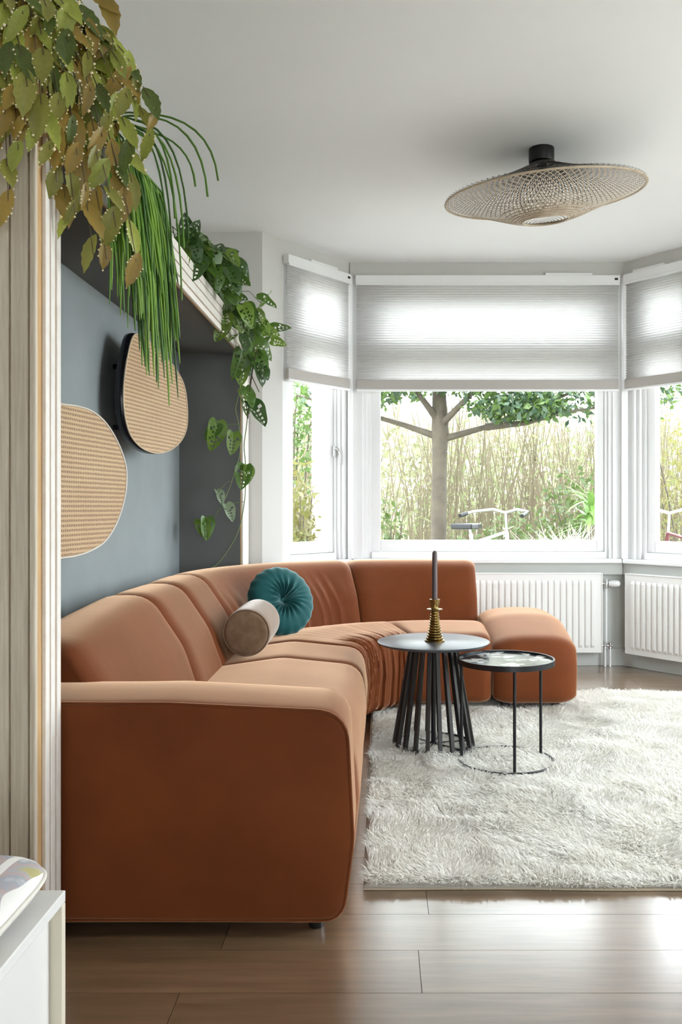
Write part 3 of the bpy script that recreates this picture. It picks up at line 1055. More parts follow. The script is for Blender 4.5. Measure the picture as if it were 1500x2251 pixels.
R2 = 0.196
MB().lathe([(0.002, 0.0), (R2 - 0.005, 0.0), (R2 - 0.005, 0.008), (0.002, 0.008)], (0, 0, 0), 64).build('patterned_tray', pattern_mat(), t2, smooth=30, mtx=Matrix.Translation((ux, uy, uz - 0.014)))
MB().lathe([(R2 - 0.006, -0.020), (R2 + 0.001, -0.020), (R2 + 0.001, 0.002), (R2 - 0.006, 0.002), (R2 - 0.006, -0.020)], (ux, uy, uz), 64).build('rim', M_BLACK, t2, smooth=30)
for dx, dy in ((-0.178, 0.032), (0.007, -0.182), (0.158, 0.085)):
    MB().tube([(ux + dx, uy + dy, 0.018), (ux + dx, uy + dy, uz - 0.016)], 0.0062, 8).build('leg', M_BLACK, t2, smooth=50)
MB().ring((ux, uy, 0.030), R2 - 0.004, 0.0045, 72, 8).build('base_ring', M_BLACK, t2, smooth=80)

# ------------------------------------------------------------------ candle holder
ch = empty('candle_holder', (tx + 0.005, ty - 0.01, tz), label='turned brass candle holder on the slatted table', cat='candle holder')
pf = [(0.002, 0.0), (0.043, 0.0), (0.044, 0.006), (0.036, 0.009)]
z = 0.010
for r in (0.038, 0.034, 0.031, 0.0285, 0.0265, 0.025, 0.0235, 0.022, 0.021, 0.0195, 0.0185):
    pf += [(r * 0.86, z), (r, z + 0.0025), (r, z + 0.0075), (r * 0.86, z + 0.0105)]
    z += 0.0112
pf += [(0.016, z), (0.034, z + 0.004), (0.035, z + 0.008), (0.018, z + 0.011), (0.0165, z + 0.016), (0.021, z + 0.032), (0.023, z + 0.046), (0.0235, z + 0.050), (0.0145, z + 0.0505), (0.0145, z + 0.03), (0.002, z + 0.03)]
cl = Vector((tx + 0.005, ty - 0.01, tz))
MB().lathe(pf, cl, 24).build('turned_stem', M_BRASS, ch, smooth=35)
zc = cl.z + z + 0.031
cd = empty('candle', (cl.x, cl.y, zc), label='tall thin plum-brown dinner candle standing in the brass holder', cat='candle')
pv = []
for i in range(18):
    pass
MB().lathe([(0.002, 0), (0.0128, 0), (0.0112, 0.20), (0.0105, 0.222), (0.006, 0.229), (0.002, 0.230)], (cl.x, cl.y, zc), 10).build('wax', M_CANDLE, cd, smooth=20)
MB().tube([(cl.x, cl.y, zc + 0.228), (cl.x + 0.001, cl.y, zc + 0.24)], 0.0012, 5).build('wick', mat('white_wick', (0.75, 0.72, 0.66), 0.9, var=0.05), cd)


# ------------------------------------------------------------------ radiators
def radiator(seg, u0, u1, z0, z1, label, off=-0.085):
    m, L = seg
    T = empty('panel_radiator', m @ Vector(((u0 + u1) / 2, off, z0)), label=label, cat='radiator', group='panel radiators under the bay sill')
    vf = off
    # fluted front sheet
    pitch = 0.0405
    n = int((u1 - u0 - 0.05) / pitch)
    st = (u1 - u0 - n * pitch) / 2
    us = [(0.0, 0.0), (st * 0.6, 0.0)]
    for i in range(n):
        a = st + i * pitch
        us += [(a + 0.006, 0.0), (a + 0.011, -0.010), (a + pitch - 0.011, -0.010), (a + pitch - 0.006, 0.0)]
    us += [(u1 - u0 - st * 0.6, 0.0), (u1 - u0, 0.0)]
    zl = [(z0, 0), (z0 + 0.032, 0), (z0 + 0.050, 1), (z1 - 0.062, 1), (z1 - 0.045, 0), (z1, 0)]
    vs, fs = [], []
    for z, w in zl:
        for u, d in us:
            vs.append(m @ Vector((u0 + u, vf + d * w, z)))
    nu = len(us)
    for j in range(len(zl) - 1):
        for i in range(nu - 1):
            fs.append((j * nu + i, j * nu + i + 1, (j + 1) * nu + i + 1, (j + 1) * nu + i))
    MB().add(vs, fs).build('front_panel', M_RAD, T, smooth=25)
    MB().box((u0, vf + 0.001, z0), (u1, vf + 0.012, z1), m).build('core_panel', M_RAD, T)
    MB().box((u0 - 0.002, vf - 0.004, z0 + 0.004), (u0 + 0.006, vf + 0.062, z1 + 0.002), m).build('side_cover', M_RAD, T, bevel=0.002)
    MB().box((u1 - 0.006, vf - 0.004, z0 + 0.004), (u1 + 0.002, vf + 0.062, z1 + 0.002), m).build('side_cover', M_RAD, T, bevel=0.002)
    MB().box((u0, vf - 0.004, z1 - 0.004), (u1, vf + 0.010, z1 + 0.004), m).build('top_edge', M_RAD, T, bevel=0.002)
    MB().box((u0, vf + 0.052, z1 - 0.004), (u1, vf + 0.062, z1 + 0.002), m).build('top_edge', M_RAD, T)
    for i in range(int((u1 - u0) / 0.05)):
        a = u0 + 0.025 + i * 0.05
        MB().box((a, vf + 0.010, z1 - 0.003), (a + 0.02, vf + 0.052, z1 + 0.001), m).build('grille_bar', M_RAD, T)
    MB().box((u0 + 0.02, vf + 0.050, z0 + 0.02), (u1 - 0.02, vf + 0.060, z1 - 0.02), m).build('rear_panel', M_RAD, T)
    for a in (u0 + 0.15, u1 - 0.18):
        MB().box((a, vf + 0.060, z0 + 0.08), (a + 0.03, 0.0, z1 - 0.08), m).build('wall_bracket', M_RAD, T)
    return T


RC = radiator(SEG_C, 0.45, 1.668, 0.100, 0.622, 'white fluted radiator partly hidden by the sofa end')
radiator(SEG_R, 0.075, 0.76, 0.100, 0.622, 'white fluted radiator on the angled wall, cut off by the picture edge')
# valve and pipes at the end of the centre radiator
m = SEG_C[0]
q = lambda u, v, z: m @ Vector((u, v, z))
MB().tube([q(1.668, -0.055, 0.555), (q(1.70, -0.055, 0.555))], 0.011, 10).build('valve_tail', M_CHROME, RC, smooth=50)
MB().lathe([(0.002, -0.03), (0.014, -0.03), (0.016, -0.01), (0.016, 0.012), (0.011, 0.03), (0.002, 0.03)], q(1.702, -0.055, 0.553), 14).build('valve_body', M_CHROME, RC, smooth=40)
hm = frame3(q(1.716, -0.055, 0.553), (0, 0, 1), (1, 0, 0))
MB().lathe([(0.002, 0), (0.016, 0), (0.017, 0.012), (0.021, 0.016), (0.023, 0.05), (0.020, 0.072), (0.010, 0.080), (0.002, 0.081)], (0, 0, 0), 20, hm.to_3x3().to_4x4()).build('thermostat_head', M_WHITE, RC, smooth=45, mtx=Matrix.Translation(q(1.716, -0.055, 0.553)))
MB().tube([q(1.702, -0.055, 0.53), q(1.702, -0.055, 0.16)], 0.0075, 10).build('feed_pipe', M_WHITE, RC, smooth=50)
for du in (0.0, 0.034):
    MB().lathe([(0.002, -0.022), (0.013, -0.022), (0.013, -0.010), (0.010, -0.006), (0.012, 0.008), (0.012, 0.022), (0.002, 0.022)], q(1.694 + du, -0.055, 0.142), 12).build('pipe_fitting', M_CHROME, RC, smooth=40)
    MB().tube([q(1.694 + du, -0.055, 0.125), q(1.694 + du, -0.055, 0.001)], 0.0075, 10).build('floor_pipe', M_WHITE, RC, smooth=50)
MB().tube([q(1.660, -0.055, 0.142), q(1.745, -0.055, 0.142)], 0.008, 10).build('pipe_link', M_CHROME, RC, smooth=50)

# ------------------------------------------------------------------ woven ceiling lamp
LX, LY, LZ = 0.742, 3.96, 2.487
M_CANE = mat('natural_bamboo_strip', (0.64, 0.53, 0.40), 0.55, color2=(0.48, 0.38, 0.27), var_scale=30, trans=0.12)
M_CANE_D = mat('dark_bamboo_strip', (0.050, 0.042, 0.036), 0.6, var=0.2, var_scale=20)
lamp = empty('ceiling_lamp', (LX, LY, CEIL), label='wide tilted woven bamboo ceiling lamp on a black canopy', cat='lamp')
MB().lathe([(0.002, -0.062), (0.056, -0.062), (0.058, -0.058), (0.058, 0.0), (0.002, 0.0)], (LX, LY, CEIL), 40).build('canopy', M_BLACK, lamp, smooth=35)
MB().tube([(LX, LY, CEIL - 0.06), (LX, LY, LZ + 0.118)], 0.0065, 10).build('stem', M_BLACK, lamp, smooth=50)
MB().lathe([(0.002, -0.012), (0.010, -0.010), (0.012, 0.0), (0.010, 0.010), (0.002, 0.012)], (LX, LY, LZ + 0.135), 14).build('swivel_joint', M_BLACK, lamp, smooth=60)
LM = Matrix.Translation((LX + 0.012, LY, LZ)) @ Matrix.Rotation(math.radians(-4.6), 4, 'Y') @ Matrix.Rotation(math.radians(6.0), 4, 'X')


def low_prof(t):
    r = 0.105 + 0.349 * t
    z = -0.108 + 0.108 * (0.55 * t + 0.45 * (t * t * (3 - 2 * t)))
    return r, z


def up_prof(t):
    r = 0.055 + 0.398 * t
    z = 0.128 * (1 - t) ** 1.25 + 0.012
    return r, z


def ribbons(prof, n, twist, width, off, seg=16, ragged=0.0):
    mb = MB()
    for fam in (1, -1):
        for k in range(n):
            th0 = 2 * PI * (k + (0.25 if fam > 0 else 0)) / n
            pts = []
            te = 1.0 + ragged * random.random()
            for i in range(seg + 1):
                t = te * i / seg
                r, z = prof(min(t, 1.06))
                th = th0 + fam * twist * (t - 0.0)
                pts.append(Vector((r * math.cos(th), r * math.sin(th), z + fam * off)))
            vs, fs = [], []
            for i, p in enumerate(pts):
                t = (pts[min(i + 1, seg)] - pts[max(i - 1, 0)]).normalized()
                side = t.cross(Vector((0, 0, 1)))
                side = side.normalized() * width * 0.5
                vs += [p - side, p + side]
            for i in range(seg):
                fs.append((2 * i, 2 * i + 1, 2 * i + 3, 2 * i + 2))
            mb.add(vs, fs)
    return mb


ribbons(low_prof, 88, 0.62, 0.0058, 0.0012, 18, 0.02).build('woven_shade', M_CANE, lamp, mtx=LM, kind='stuff')
ribbons(up_prof, 96, 0.55, 0.0050, 0.0012, 16).build('woven_cover', M_CANE_D, lamp, mtx=LM, kind='stuff')
for t, r in ((0.0, 0.006), (0.035, 0.004), (0.075, 0.004), (0.12, 0.0035), (0.17, 0.0035), (0.23, 0.003), (0.30, 0.0025), (0.985, 0.004), (1.0, 0.004)):
    R, Z = low_prof(t)
    MB().ring((0, 0, Z), R, r, 96, 6).build('rim_hoop' if t > 0.9 or t == 0 else 'hoop', M_CANE, lamp, smooth=80, mtx=LM)
MB().ring((0, 0, up_prof(0)[1]), 0.055, 0.006, 40, 6).build('top_hoop', M_CANE_D, lamp, smooth=80, mtx=LM)
MB().lathe([(0.002, 0.10), (0.022, 0.10), (0.022, 0.14), (0.054, 0.141), (0.054, 0.146), (0.002, 0.147)], (0, 0, 0), 24).build('socket', M_BLACK, lamp, smooth=35, mtx=LM)


# ------------------------------------------------------------------ cane wall panels
def cane_mat():
    m = bpy.data.materials.new('cane_webbing')
    m.use_nodes = True
    N, L = m.node_tree.nodes, m.node_tree.links
    b = N['Principled BSDF']
    b.inputs['Roughness'].default_value = 0.6
    tc = N.new('ShaderNodeTexCoord')
    nz = N.new('ShaderNodeTexNoise'); nz.inputs['Scale'].default_value = 60
    L.new(tc.outputs['Object'], nz.inputs['Vector'])
    dm = N.new('ShaderNodeVectorMath'); dm.operation = 'SCALE'; dm.inputs['Scale'].default_value = 0.004
    L.new(nz.outputs['Color'], dm.inputs[0])
    av = N.new('ShaderNodeVectorMath'); av.operation = 'ADD'
    L.new(tc.outputs['Object'], av.inputs[0]); L.new(dm.outputs[0], av.inputs[1])
    sp = N.new('ShaderNodeSeparateXYZ'); L.new(av.outputs[0], sp.inputs[0])

    def math_(op, a, bb):
        n = N.new('ShaderNodeMath'); n.operation = op
        for i, q in enumerate((a, bb)):
            if isinstance(q, (int, float)):
                n.inputs[i].default_value = q
            elif q is not None:
                L.new(q, n.inputs[i])
        return n.outputs[0]
    fy = math_('FRACT', math_('MULTIPLY', sp.outputs['Y'], 1 / 0.0165), None)
    ry = math_('LESS_THAN', fy, 0.50)
    fx = math_('FRACT', math_('MULTIPLY', sp.outputs['X'], 1 / 0.0125), None)
    rx = math_('LESS_THAN', fx, 0.62)
    mask = math_('MULTIPLY', ry, rx)
    n2 = N.new('ShaderNodeTexNoise'); n2.inputs['Scale'].default_value = 5
    L.new(tc.outputs['Object'], n2.inputs['Vector'])
    base = N.new('ShaderNodeMix'); base.data_type = 'RGBA'
    base.inputs['A'].default_value = (0.62, 0.44, 0.26, 1); base.inputs['B'].default_value = (0.50, 0.32, 0.18, 1)
    L.new(n2.outputs['Fac'], base.inputs['Factor'])
    mx = N.new('ShaderNodeMix'); mx.data_type = 'RGBA'
    L.new(math_('MULTIPLY', mask, 0.82), mx.inputs['Factor'])
    L.new(base.outputs['Result'], mx.inputs['A']); mx.inputs['B'].default_value = (0.13, 0.065, 0.03, 1)
    L.new(mx.outputs['Result'], b.inputs['Base Color'])
    bp = N.new('ShaderNodeBump'); bp.inputs['Strength'].default_value = 0.5; bp.inputs['Distance'].default_value = 0.003
    L.new(math_('SUBTRACT', 1.0, mask), bp.inputs['Height']); L.new(bp.outputs[0], b.inputs['Normal'])
    return m


M_WEB = cane_mat()
M_RIMBLACK = mat('black_lacquer_rim', (0.008, 0.008, 0.011), 0.22, var=0.1)
M_EDGE = mat('pale_cane_binding', (0.60, 0.47, 0.33), 0.5, var=0.1)
M_EDGE_W = mat('pale_white_binding', (0.72, 0.66, 0.58), 0.5, var=0.1)
YAW = math.radians(8)
UD = Vector((math.sin(YAW), math.cos(YAW), 0))


def on_plane(px, py, p0):
    """(along, height) on the vertical plane through p0 with direction UD"""
    rx, rz = (px - PX) / F, (PY - py) / F
    # p0.x + w*ux = rx*(p0.y + w*uy)
    w = (rx * p0.y - p0.x) / (UD.x - rx * UD.y)
    Y = p0.y + w * UD.y
    return w, CAMZ + rz * Y


def closed_spline(pts, n):
    out = []
    m_ = len(pts)
    for i in range(m_):
        p0, p1, p2, p3 = (Vector(pts[(i + k) % m_]) for k in (-1, 0, 1, 2))
        for j in range(n):
            t = j / n
            out.append(0.5 * ((2 * p1) + (p2 - p0) * t + (2 * p0 - 5 * p1 + 4 * p2 - p3) * t * t + (3 * p1 - p0 - 3 * p2 + p3) * t ** 3))
    return out


def cane_panel(outline, p0, label, edge, depth=0.040):
    P = closed_spline(outline, 5)
    cx = sum(p.x for p in P) / len(P); cz = sum(p.y for p in P) / len(P)
    P = [Vector((p.x - cx, p.y - cz)) for p in P]
    org = p0 + UD * cx
    org.z = cz
    # local x along UD, y up, z towards the room
    nrm = Vector((math.cos(YAW), -math.sin(YAW), 0))
    mx = frame3(org, UD, nrm)
    # frame3 gives y = z cross x ; keep up positive
    if (mx.to_3x3() @ Vector((0, 1, 0))).z < 0:
        mx = frame3(org, -UD, nrm)
        P = [Vector((-p.x, p.y)) for p in P]
    T = empty('cane_panel', org, label=label, cat='panel', group='cane panels in the alcove')
    n = len(P)
    vs, fs = [], []
    rings = 8
    for r in range(1, rings + 1):
        q = r / rings
        for p in P:
            vs.append((p.x * q, p.y * q, 0.006 * (1 - q ** 4)))
    vs.append((0, 0, 0.006))
    for r in range(rings - 1):
        for i in range(n):
            fs.append((r * n + i, r * n + (i + 1) % n, (r + 1) * n + (i + 1) % n, (r + 1) * n + i))
    for i in range(n):
        fs.append((len(vs) - 1, i, (i + 1) % n))
    fix_normals(MB().add(vs, fs).build('cane_webbing', M_WEB, T, smooth=179, mtx=mx))
    vs, fs = [], []
    for (s_, z) in ((1.0, 0.0), (1.012, -0.003), (1.02, -depth * 0.5), (1.012, -depth + 0.004), (0.99, -depth)):
        vs += [(p.x * s_, p.y * s_, z) for p in P]
    for j in range(4):
        for i in range(n):
            fs.append((j * n + i, j * n + (i + 1) % n, (j + 1) * n + (i + 1) % n, (j + 1) * n + i))
    fs.append(tuple(range(4 * n, 5 * n)))
    fix_normals(MB().add(vs, fs).build('black_rim', M_RIMBLACK, T, smooth=60, mtx=mx))
    MB().tube([(p.x * 1.0, p.y * 1.0, 0.001) for p in P] + [(P[0].x, P[0].y, 0.001)], 0.0035, 6, cap=False).build('edge_binding', edge, T, smooth=80, mtx=mx)
    # stand-off brackets to the alcove wall
    inv = mx.inverted()
    for (sx_, sy_) in ((-0.35, 0.85), (-0.35, -0.85), (0.4, 0.5), (0.4, -0.5)):
        a = mx @ Vector((min(p.x for p in P) * -sx_ if sx_ > 0 else min(p.x for p in P) * -sx_, max(p.y for p in P) * sy_ * 0.6, -depth))
        MB().tube([(XW + 0.001, a.y, a.z), (a.x, a.y, a.z)], 0.011, 10).build('wall_bracket', M_RIMBLACK, T, smooth=50)
    return T


o2 = [(295, 736), (322, 746), (350, 772), (381, 805), (403, 844), (411, 892), (410, 940), (396, 971), (372, 990), (343, 996), (312, 985), (288, 959), (276, 923), (271, 880), (273, 832), (281, 779)]
q2 = Vector((-1.035, 3.51, 0))
cane_panel([on_plane(a, b, q2) for a, b in o2], q2, 'egg-shaped cane panel with a thick black rim, partly behind the trailing strands', M_EDGE)
o1 = [(140, 889), (170, 893), (200, 903), (225, 922), (245, 948), (264, 985), (275, 1020), (278, 1050), (274, 1092), (258, 1145), (232, 1188), (200, 1210), (170, 1221), (140, 1226)]
q1 = Vector((-0.995, 3.377, 0))
L1 = [on_plane(a, b, q1) for a, b in o1]
L1 += [(L1[-1][0] - 0.10, 0.895), (L1[-1][0] - 0.24, 0.95), (L1[-1][0] - 0.32, 1.06), (L1[-1][0] - 0.31, 1.20), (L1[-1][0] - 0.22, 1.33), (L1[-1][0] - 0.10, 1.40)]
cane_panel(L1, q1, 'pale-edged cane panel cut off by the ribbed oak upright', M_EDGE_W)

# ------------------------------------------------------------------ low white cabinet in the near corner
cab = empty('low_cabinet', (-0.8, 0.9, 0), label='low white cabinet with a recessed front in the near corner', cat='cabinet')
M_CAB = mat('white_lacquer_cabinet', (0.78, 0.77, 0.74), 0.35, var=0.02)
M_CABS = mat('cream_cabinet_side', (0.72, 0.66, 0.53), 0.5, var=0.03)
CZ = 0.396
bx('cabinet_top', (-1.12, 0.05, CZ - 0.020), (-0.545, 1.50, CZ), M_CAB, cab, bevel=0.002)
bx('side_panel', (-1.12, 1.482, 0), (-0.545, 1.4995, CZ - 0.0205), M_CABS, cab, bevel=0.0015)
bx('side_panel', (-1.12, 0.0505, 0), (-0.545, 0.068, CZ - 0.0205), M_CABS, cab, bevel=0.0015)
bx('plinth', (-1.10, 0.068, 0), (-0.575, 1.482, 0.04), M_CAB, cab)
for i in range(2):
    bx('door', (-0.585, 0.0695 + i * 0.706, 0.042), (-0.566, 0.0695 + i * 0.706 + 0.704, CZ - 0.022), M_CAB, cab, bevel=0.0015)
bx('back_board', (-1.12, 0.068, 0.04), (-1.11, 1.482, CZ - 0.0205), M_CAB, cab)


def print_mat():
    m = bpy.data.materials.new('printed_cushion_fabric')
    m.use_nodes = True
    N, L = m.node_tree.nodes, m.node_tree.links
    b = N['Principled BSDF']
    b.inputs['Roughness'].default_value = 0.85
    tc = N.new('ShaderNodeTexCoord')
    nz = N.new('ShaderNodeTexNoise'); nz.inputs['Scale'].default_value = 9; nz.inputs['Detail'].default_value = 5
    L.new(tc.outputs['Object'], nz.inputs['Vector'])
    r = N.new('ShaderNodeValToRGB')
    e = r.color_ramp.elements
    e[0].position = 0.30; e[0].color = (0.36, 0.31, 0.14, 1)
    e[1].position = 0.70; e[1].color = (0.80, 0.76, 0.72, 1)
    for p, c in ((0.46, (0.48, 0.43, 0.20, 1)), (0.50, (0.42, 0.42, 0.45, 1)), (0.54, (0.50, 0.38, 0.36, 1)), (0.60, (0.36, 0.38, 0.42, 1))):
        x = e.new(p); x.color = c
    L.new(nz.outputs['Fac'], r.inputs['Fac'])
    wv = N.new('ShaderNodeTexWave'); wv.inputs['Scale'].default_value = 7; wv.inputs['Distortion'].default_value = 5; wv.inputs['Detail'].default_value = 1
    L.new(tc.outputs['Object'], wv.inputs['Vector'])
    gt = N.new('ShaderNodeMath'); gt.operation = 'GREATER_THAN'; gt.inputs[1].default_value = 0.82
    L.new(wv.outputs['Fac'], gt.inputs[0])
    mx = N.new('ShaderNodeMix'); mx.data_type = 'RGBA'
    L.new(gt.outputs[0], mx.inputs['Factor']); L.new(r.outputs[0], mx.inputs['A']); mx.inputs['B'].default_value = (0.82, 0.79, 0.75, 1)
    L.new(mx.outputs['Result'], b.inputs['Base Color'])
    return m


pc = empty('printed_cushion', (-0.82, 1.22, CZ), label='printed cushion in olive, grey and white lying on the low cabinet', cat='cushion')
v, f = [], []
nu_, nv_ = 48, 20
for i in range(nv_ + 1):
    ph = -PI / 2 + PI * i / nv_
    for j in range(nu_):
        th = 2 * PI * j / nu_
        sg = lambda a, e: math.copysign(abs(a) ** e, a)
        cxy = sg(math.cos(ph), 0.55)
        xx = 0.235 * cxy * sg(math.cos(th), 0.28)
        yy = 0.245 * cxy * sg(math.sin(th), 0.28)
        zz = 0.045 * sg(math.sin(ph), 0.85)
        v.append(Vector((-0.79 + xx, 1.25 + yy, CZ + 0.0455 + zz)))
for i in range(nv_):
    for j in range(nu_):
        j2 = (j + 1) % nu_
        f.append((i * nu_ + j, i * nu_ + j2, (i + 1) * nu_ + j2, (i + 1) * nu_ + j))
MB().add(v, f).build('cover', print_mat(), pc, smooth=70)
eq = []
for j in range(65):
    th = 2 * PI * j / 64
    sg = lambda a, e: math.copysign(abs(a) ** e, a)
    eq.append((-0.79 + 0.236 * sg(math.cos(th), 0.28), 1.25 + 0.246 * sg(math.sin(th), 0.28), CZ + 0.0455))
MB().tube(eq, 0.004, 6, cap=False).build('piping', mat('cream_piping', (0.78, 0.74, 0.66), 0.8, var=0.05), pc, smooth=80)


# ------------------------------------------------------------------ plants on the alcove top
def leaf_mat(name, c, c2, trans=0.3, rough=0.4):
    return mat(name, c, rough, color2=c2, var_scale=14, trans=trans, rand=0.18, bump=0.1, bump_scale=50)


def leaf_mesh(name, m, wid, notch=0.0, curl=0.15, fold=0.25, n=9, tip=1.0):
    """flat leaf along +Y, length 1, with a folded midrib and optionally notched margin"""
    vs, fs = [], []
    for i in range(n + 1):
        t = i / n
        w = wid * (math.sin(PI * min(1, t ** 0.92)) ** 0.85)
        if notch and 0 < i < n:
            w *= 1 - notch * (i % 2)
        zc_ = -curl * t * t
        vs += [(-w, t - (0.02 if i % 2 else 0), zc_ + fold * w), (-w * 0.5, t, zc_ + fold * 0.6 * w), (0, t, zc_), (w * 0.5, t, zc_ + fold * 0.6 * w), (w, t - (0.02 if i % 2 else 0), zc_ + fold * w)]
    for i in range(n):
        for j in range(4):
            fs.append((i * 5 + j, i * 5 + j + 1, (i + 1) * 5 + j + 1, (i + 1) * 5 + j))
    return mesh_data(name, vs, fs, m, smooth=179)


def leaf_matrix(p, d, n, L):
    d = Vector(d).normalized()
    n = Vector(n)
    n = (n - d * n.dot(d))
    if n.length < 1e-4:
        n = d.orthogonal()
    n.normalize()
    s_ = d.cross(n).normalized()
    return Matrix(((s_.x * L, d.x * L, n.x * L, p[0]), (s_.y * L, d.y * L, n.y * L, p[1]), (s_.z * L, d.z * L, n.z * L, p[2]), (0, 0, 0, 1)))


def bez(a, b, c, t):
    return a * (1 - t) ** 2 + b * 2 * t * (1 - t) + c * t * t


def pot(parent, c, r, h, m):
    MB().lathe([(0.002, 0), (r * 0.78, 0), (r * 0.82, 0.004), (r, h - 0.004), (r, h), (r - 0.006, h), (r - 0.008, h - 0.02), (0.002, h - 0.02)], c, 32).build('pot', m, parent, smooth=40)
    MB().lathe([(0.002, h - 0.022), (r - 0.009, h - 0.022), (r - 0.009, h - 0.014), (0.002, h - 0.010)], c, 24).build('soil', mat('dark_soil', (0.05, 0.035, 0.025), 0.95, bump=0.6, bump_scale=120), parent)


M_POT_G = mat('grey_ceramic_pot', (0.42, 0.40, 0.38), 0.5, var=0.05)
M_POT_W = mat('white_ceramic_pot', (0.75, 0.74, 0.72), 0.4, var=0.03)
ZSH = ZTOP - 0.009

# --- bronze-green leaf cactus with buds along its leaf edges
pl1 = empty('leaf_cactus', (-0.92, 2.03, ZSH), label='bronze-green trailing leaf cactus dotted with pale buds above the oak upright', cat='plant')
pot(pl1, (-0.93, 2.08, ZSH), 0.085, 0.13, M_POT_G)
LM1 = [leaf_mat('cactus_leaf_lime', (0.42, 0.46, 0.08), (0.33, 0.38, 0.07)), leaf_mat('cactus_leaf_olive', (0.25, 0.27, 0.055), (0.34, 0.31, 0.065)),
       leaf_mat('cactus_leaf_bronze', (0.42, 0.245, 0.05), (0.31, 0.25, 0.055)), leaf_mat('cactus_leaf_deep', (0.085, 0.14, 0.03), (0.15, 0.19, 0.04))]
LV1 = [[leaf_mesh('cactus_leaf', m_, w_, 0.13, c_, 0.3, 10) for w_, c_ in ((0.21, 0.10), (0.25, 0.22), (0.18, 0.3))] for m_ in LM1]
ends = [(18, 445, 1.92), (-10, 380, 1.93), (40, 330, 1.90), (75, 300, 1.91), (10, 250, 1.88), (60, 190, 1.86), (110, 330, 1.93), (20, 120, 1.86), (95, 120, 1.88),
        (125, 400, 2.02), (150, 505, 2.06), (165, 470, 2.05), (205, 560, 2.10), (235, 570, 2.14), (300, 575, 2.16), (255, 500, 2.12), (190, 420, 2.06), (215, 350, 2.05),
        (265, 400, 2.14), (330, 300, 2.16), (345, 250, 2.15), (290, 330, 2.12), (240, 260, 2.05), (280, 215, 2.10), (285, 135, 2.12), (275, 165, 2.1), (235, 95, 2.08),
        (200, 200, 2.0), (160, 270, 2.0), (150, 180, 1.96), (195, 130, 2.0), (235, 5, 2.08), (200, 60, 2.03), (150, 90, 1.95), (110, 40, 1.9), (50, 30, 1.86), (10, 20, 1.85), (130, 230, 1.95), (90, 230, 1.9), (170, 340, 2.02), (290, 400, 2.2), (150, 30, 1.95),
        (30, 200, 1.88), (55, 270, 1.89), (130, 310, 1.97), (225, 300, 2.05), (180, 230, 1.99), (250, 180, 2.06)]
buds_v, buds_f = [], []
OCT = [Vector(q) for q in ((1, 0, 0), (-1, 0, 0), (0, 1, 0), (0, -1, 0), (0, 0, 1), (0, 0, -1))]
OCF = [(0, 2, 4), (2, 1, 4), (1, 3, 4), (3, 0, 4), (2, 0, 5), (1, 2, 5), (3, 1, 5), (0, 3, 5)]
stem_m = mat('cactus_stem_brown', (0.16, 0.11, 0.06), 0.7, var=0.2)
nleaf = 0
for ei, (ex, ey, eY) in enumerate(ends):
    E = at(ex, ey, eY)
    root = Vector((-0.90 + random.uniform(-0.06, 0.06), 2.04 + random.uniform(-0.08, 0.08), ZSH + 0.13 + random.uniform(0, 0.04)))
    out = Vector((E.x - root.x, E.y - root.y, 0))
    C = root + out * 0.75 + UP * (0.05 + 0.10 * max(0, E.z - root.z + 0.25))
    C.z = max(C.z, E.z + 0.03)
    pts = [bez(root, C, E, i / 10) for i in range(11)]
    MB().tube(pts, [0.0028 - 0.0016 * i / 10 for i in range(11)], 5).build('stem', stem_m, pl1, smooth=80)
    tot = sum((b - a).length for a, b in zip(pts, pts[1:]))
    nl = max(4, min(7, int(tot / 0.050)))
    for k_ in range(nl):
        t = 1.0 - k_ * 0.045 / tot - random.uniform(0, 0.03)
        if t < 0.25 or nleaf >= 296:
            break
        p = bez(root, C, E, t)
        d = (bez(root, C, E, min(1, t + 0.03)) - bez(root, C, E, t - 0.03)).normalized()
        side = (1 if k_ % 2 else -1)
        d = (d * 0.7 + Vector((random.uniform(-.4, .4) + 0.35 * side, random.uniform(-.35, .1), random.uniform(-.9, 0.05)))).normalized()
        nrm = Vector((0.55 + random.uniform(-.5, .5), -0.8 + random.uniform(-.4, .4), 0.35 + random.uniform(-.3, .4)))
        L = random.uniform(0.065, 0.110)
        p = p - d * L * 0.25
        low = (E.z < 1.92)
        hi = (E.z > 2.02 and E.x < -0.7)
        wts = (0.1, 0.3, 0.5, 0.1) if low else ((0.55, 0.25, 0.08, 0.12) if hi else (0.3, 0.33, 0.2, 0.17))
        mi = random.choices(range(4), wts)[0]
        me = random.choice(LV1[mi])
        M_ = leaf_matrix(p, d, nrm, L)
        put('leaf', me, pl1, M_)
        nleaf += 1
        if random.random() < 0.72:
            nb = len(me.vertices) // 5
            for r_ in range(2, nb):
                for c_ in (0, 4):
                    if random.random() < 0.42:
                        w = M_ @ me.vertices[r_ * 5 + c_].co
                        s_ = random.uniform(0.0018, 0.0034) * (1.6 if random.random() < 0.08 else 1)
                        kk = len(buds_v)
                        buds_v += [w + q * s_ for q in OCT]
                        buds_f += [tuple(i + kk for i in ff) for ff in OCF]
put('flower_buds', mesh_data('flower_buds', buds_v, buds_f, mat('pale_yellow_bud', (0.80, 0.66, 0.30), 0.6, color2=(0.85, 0.80, 0.62), var_scale=60), 179), pl1, kind='stuff')

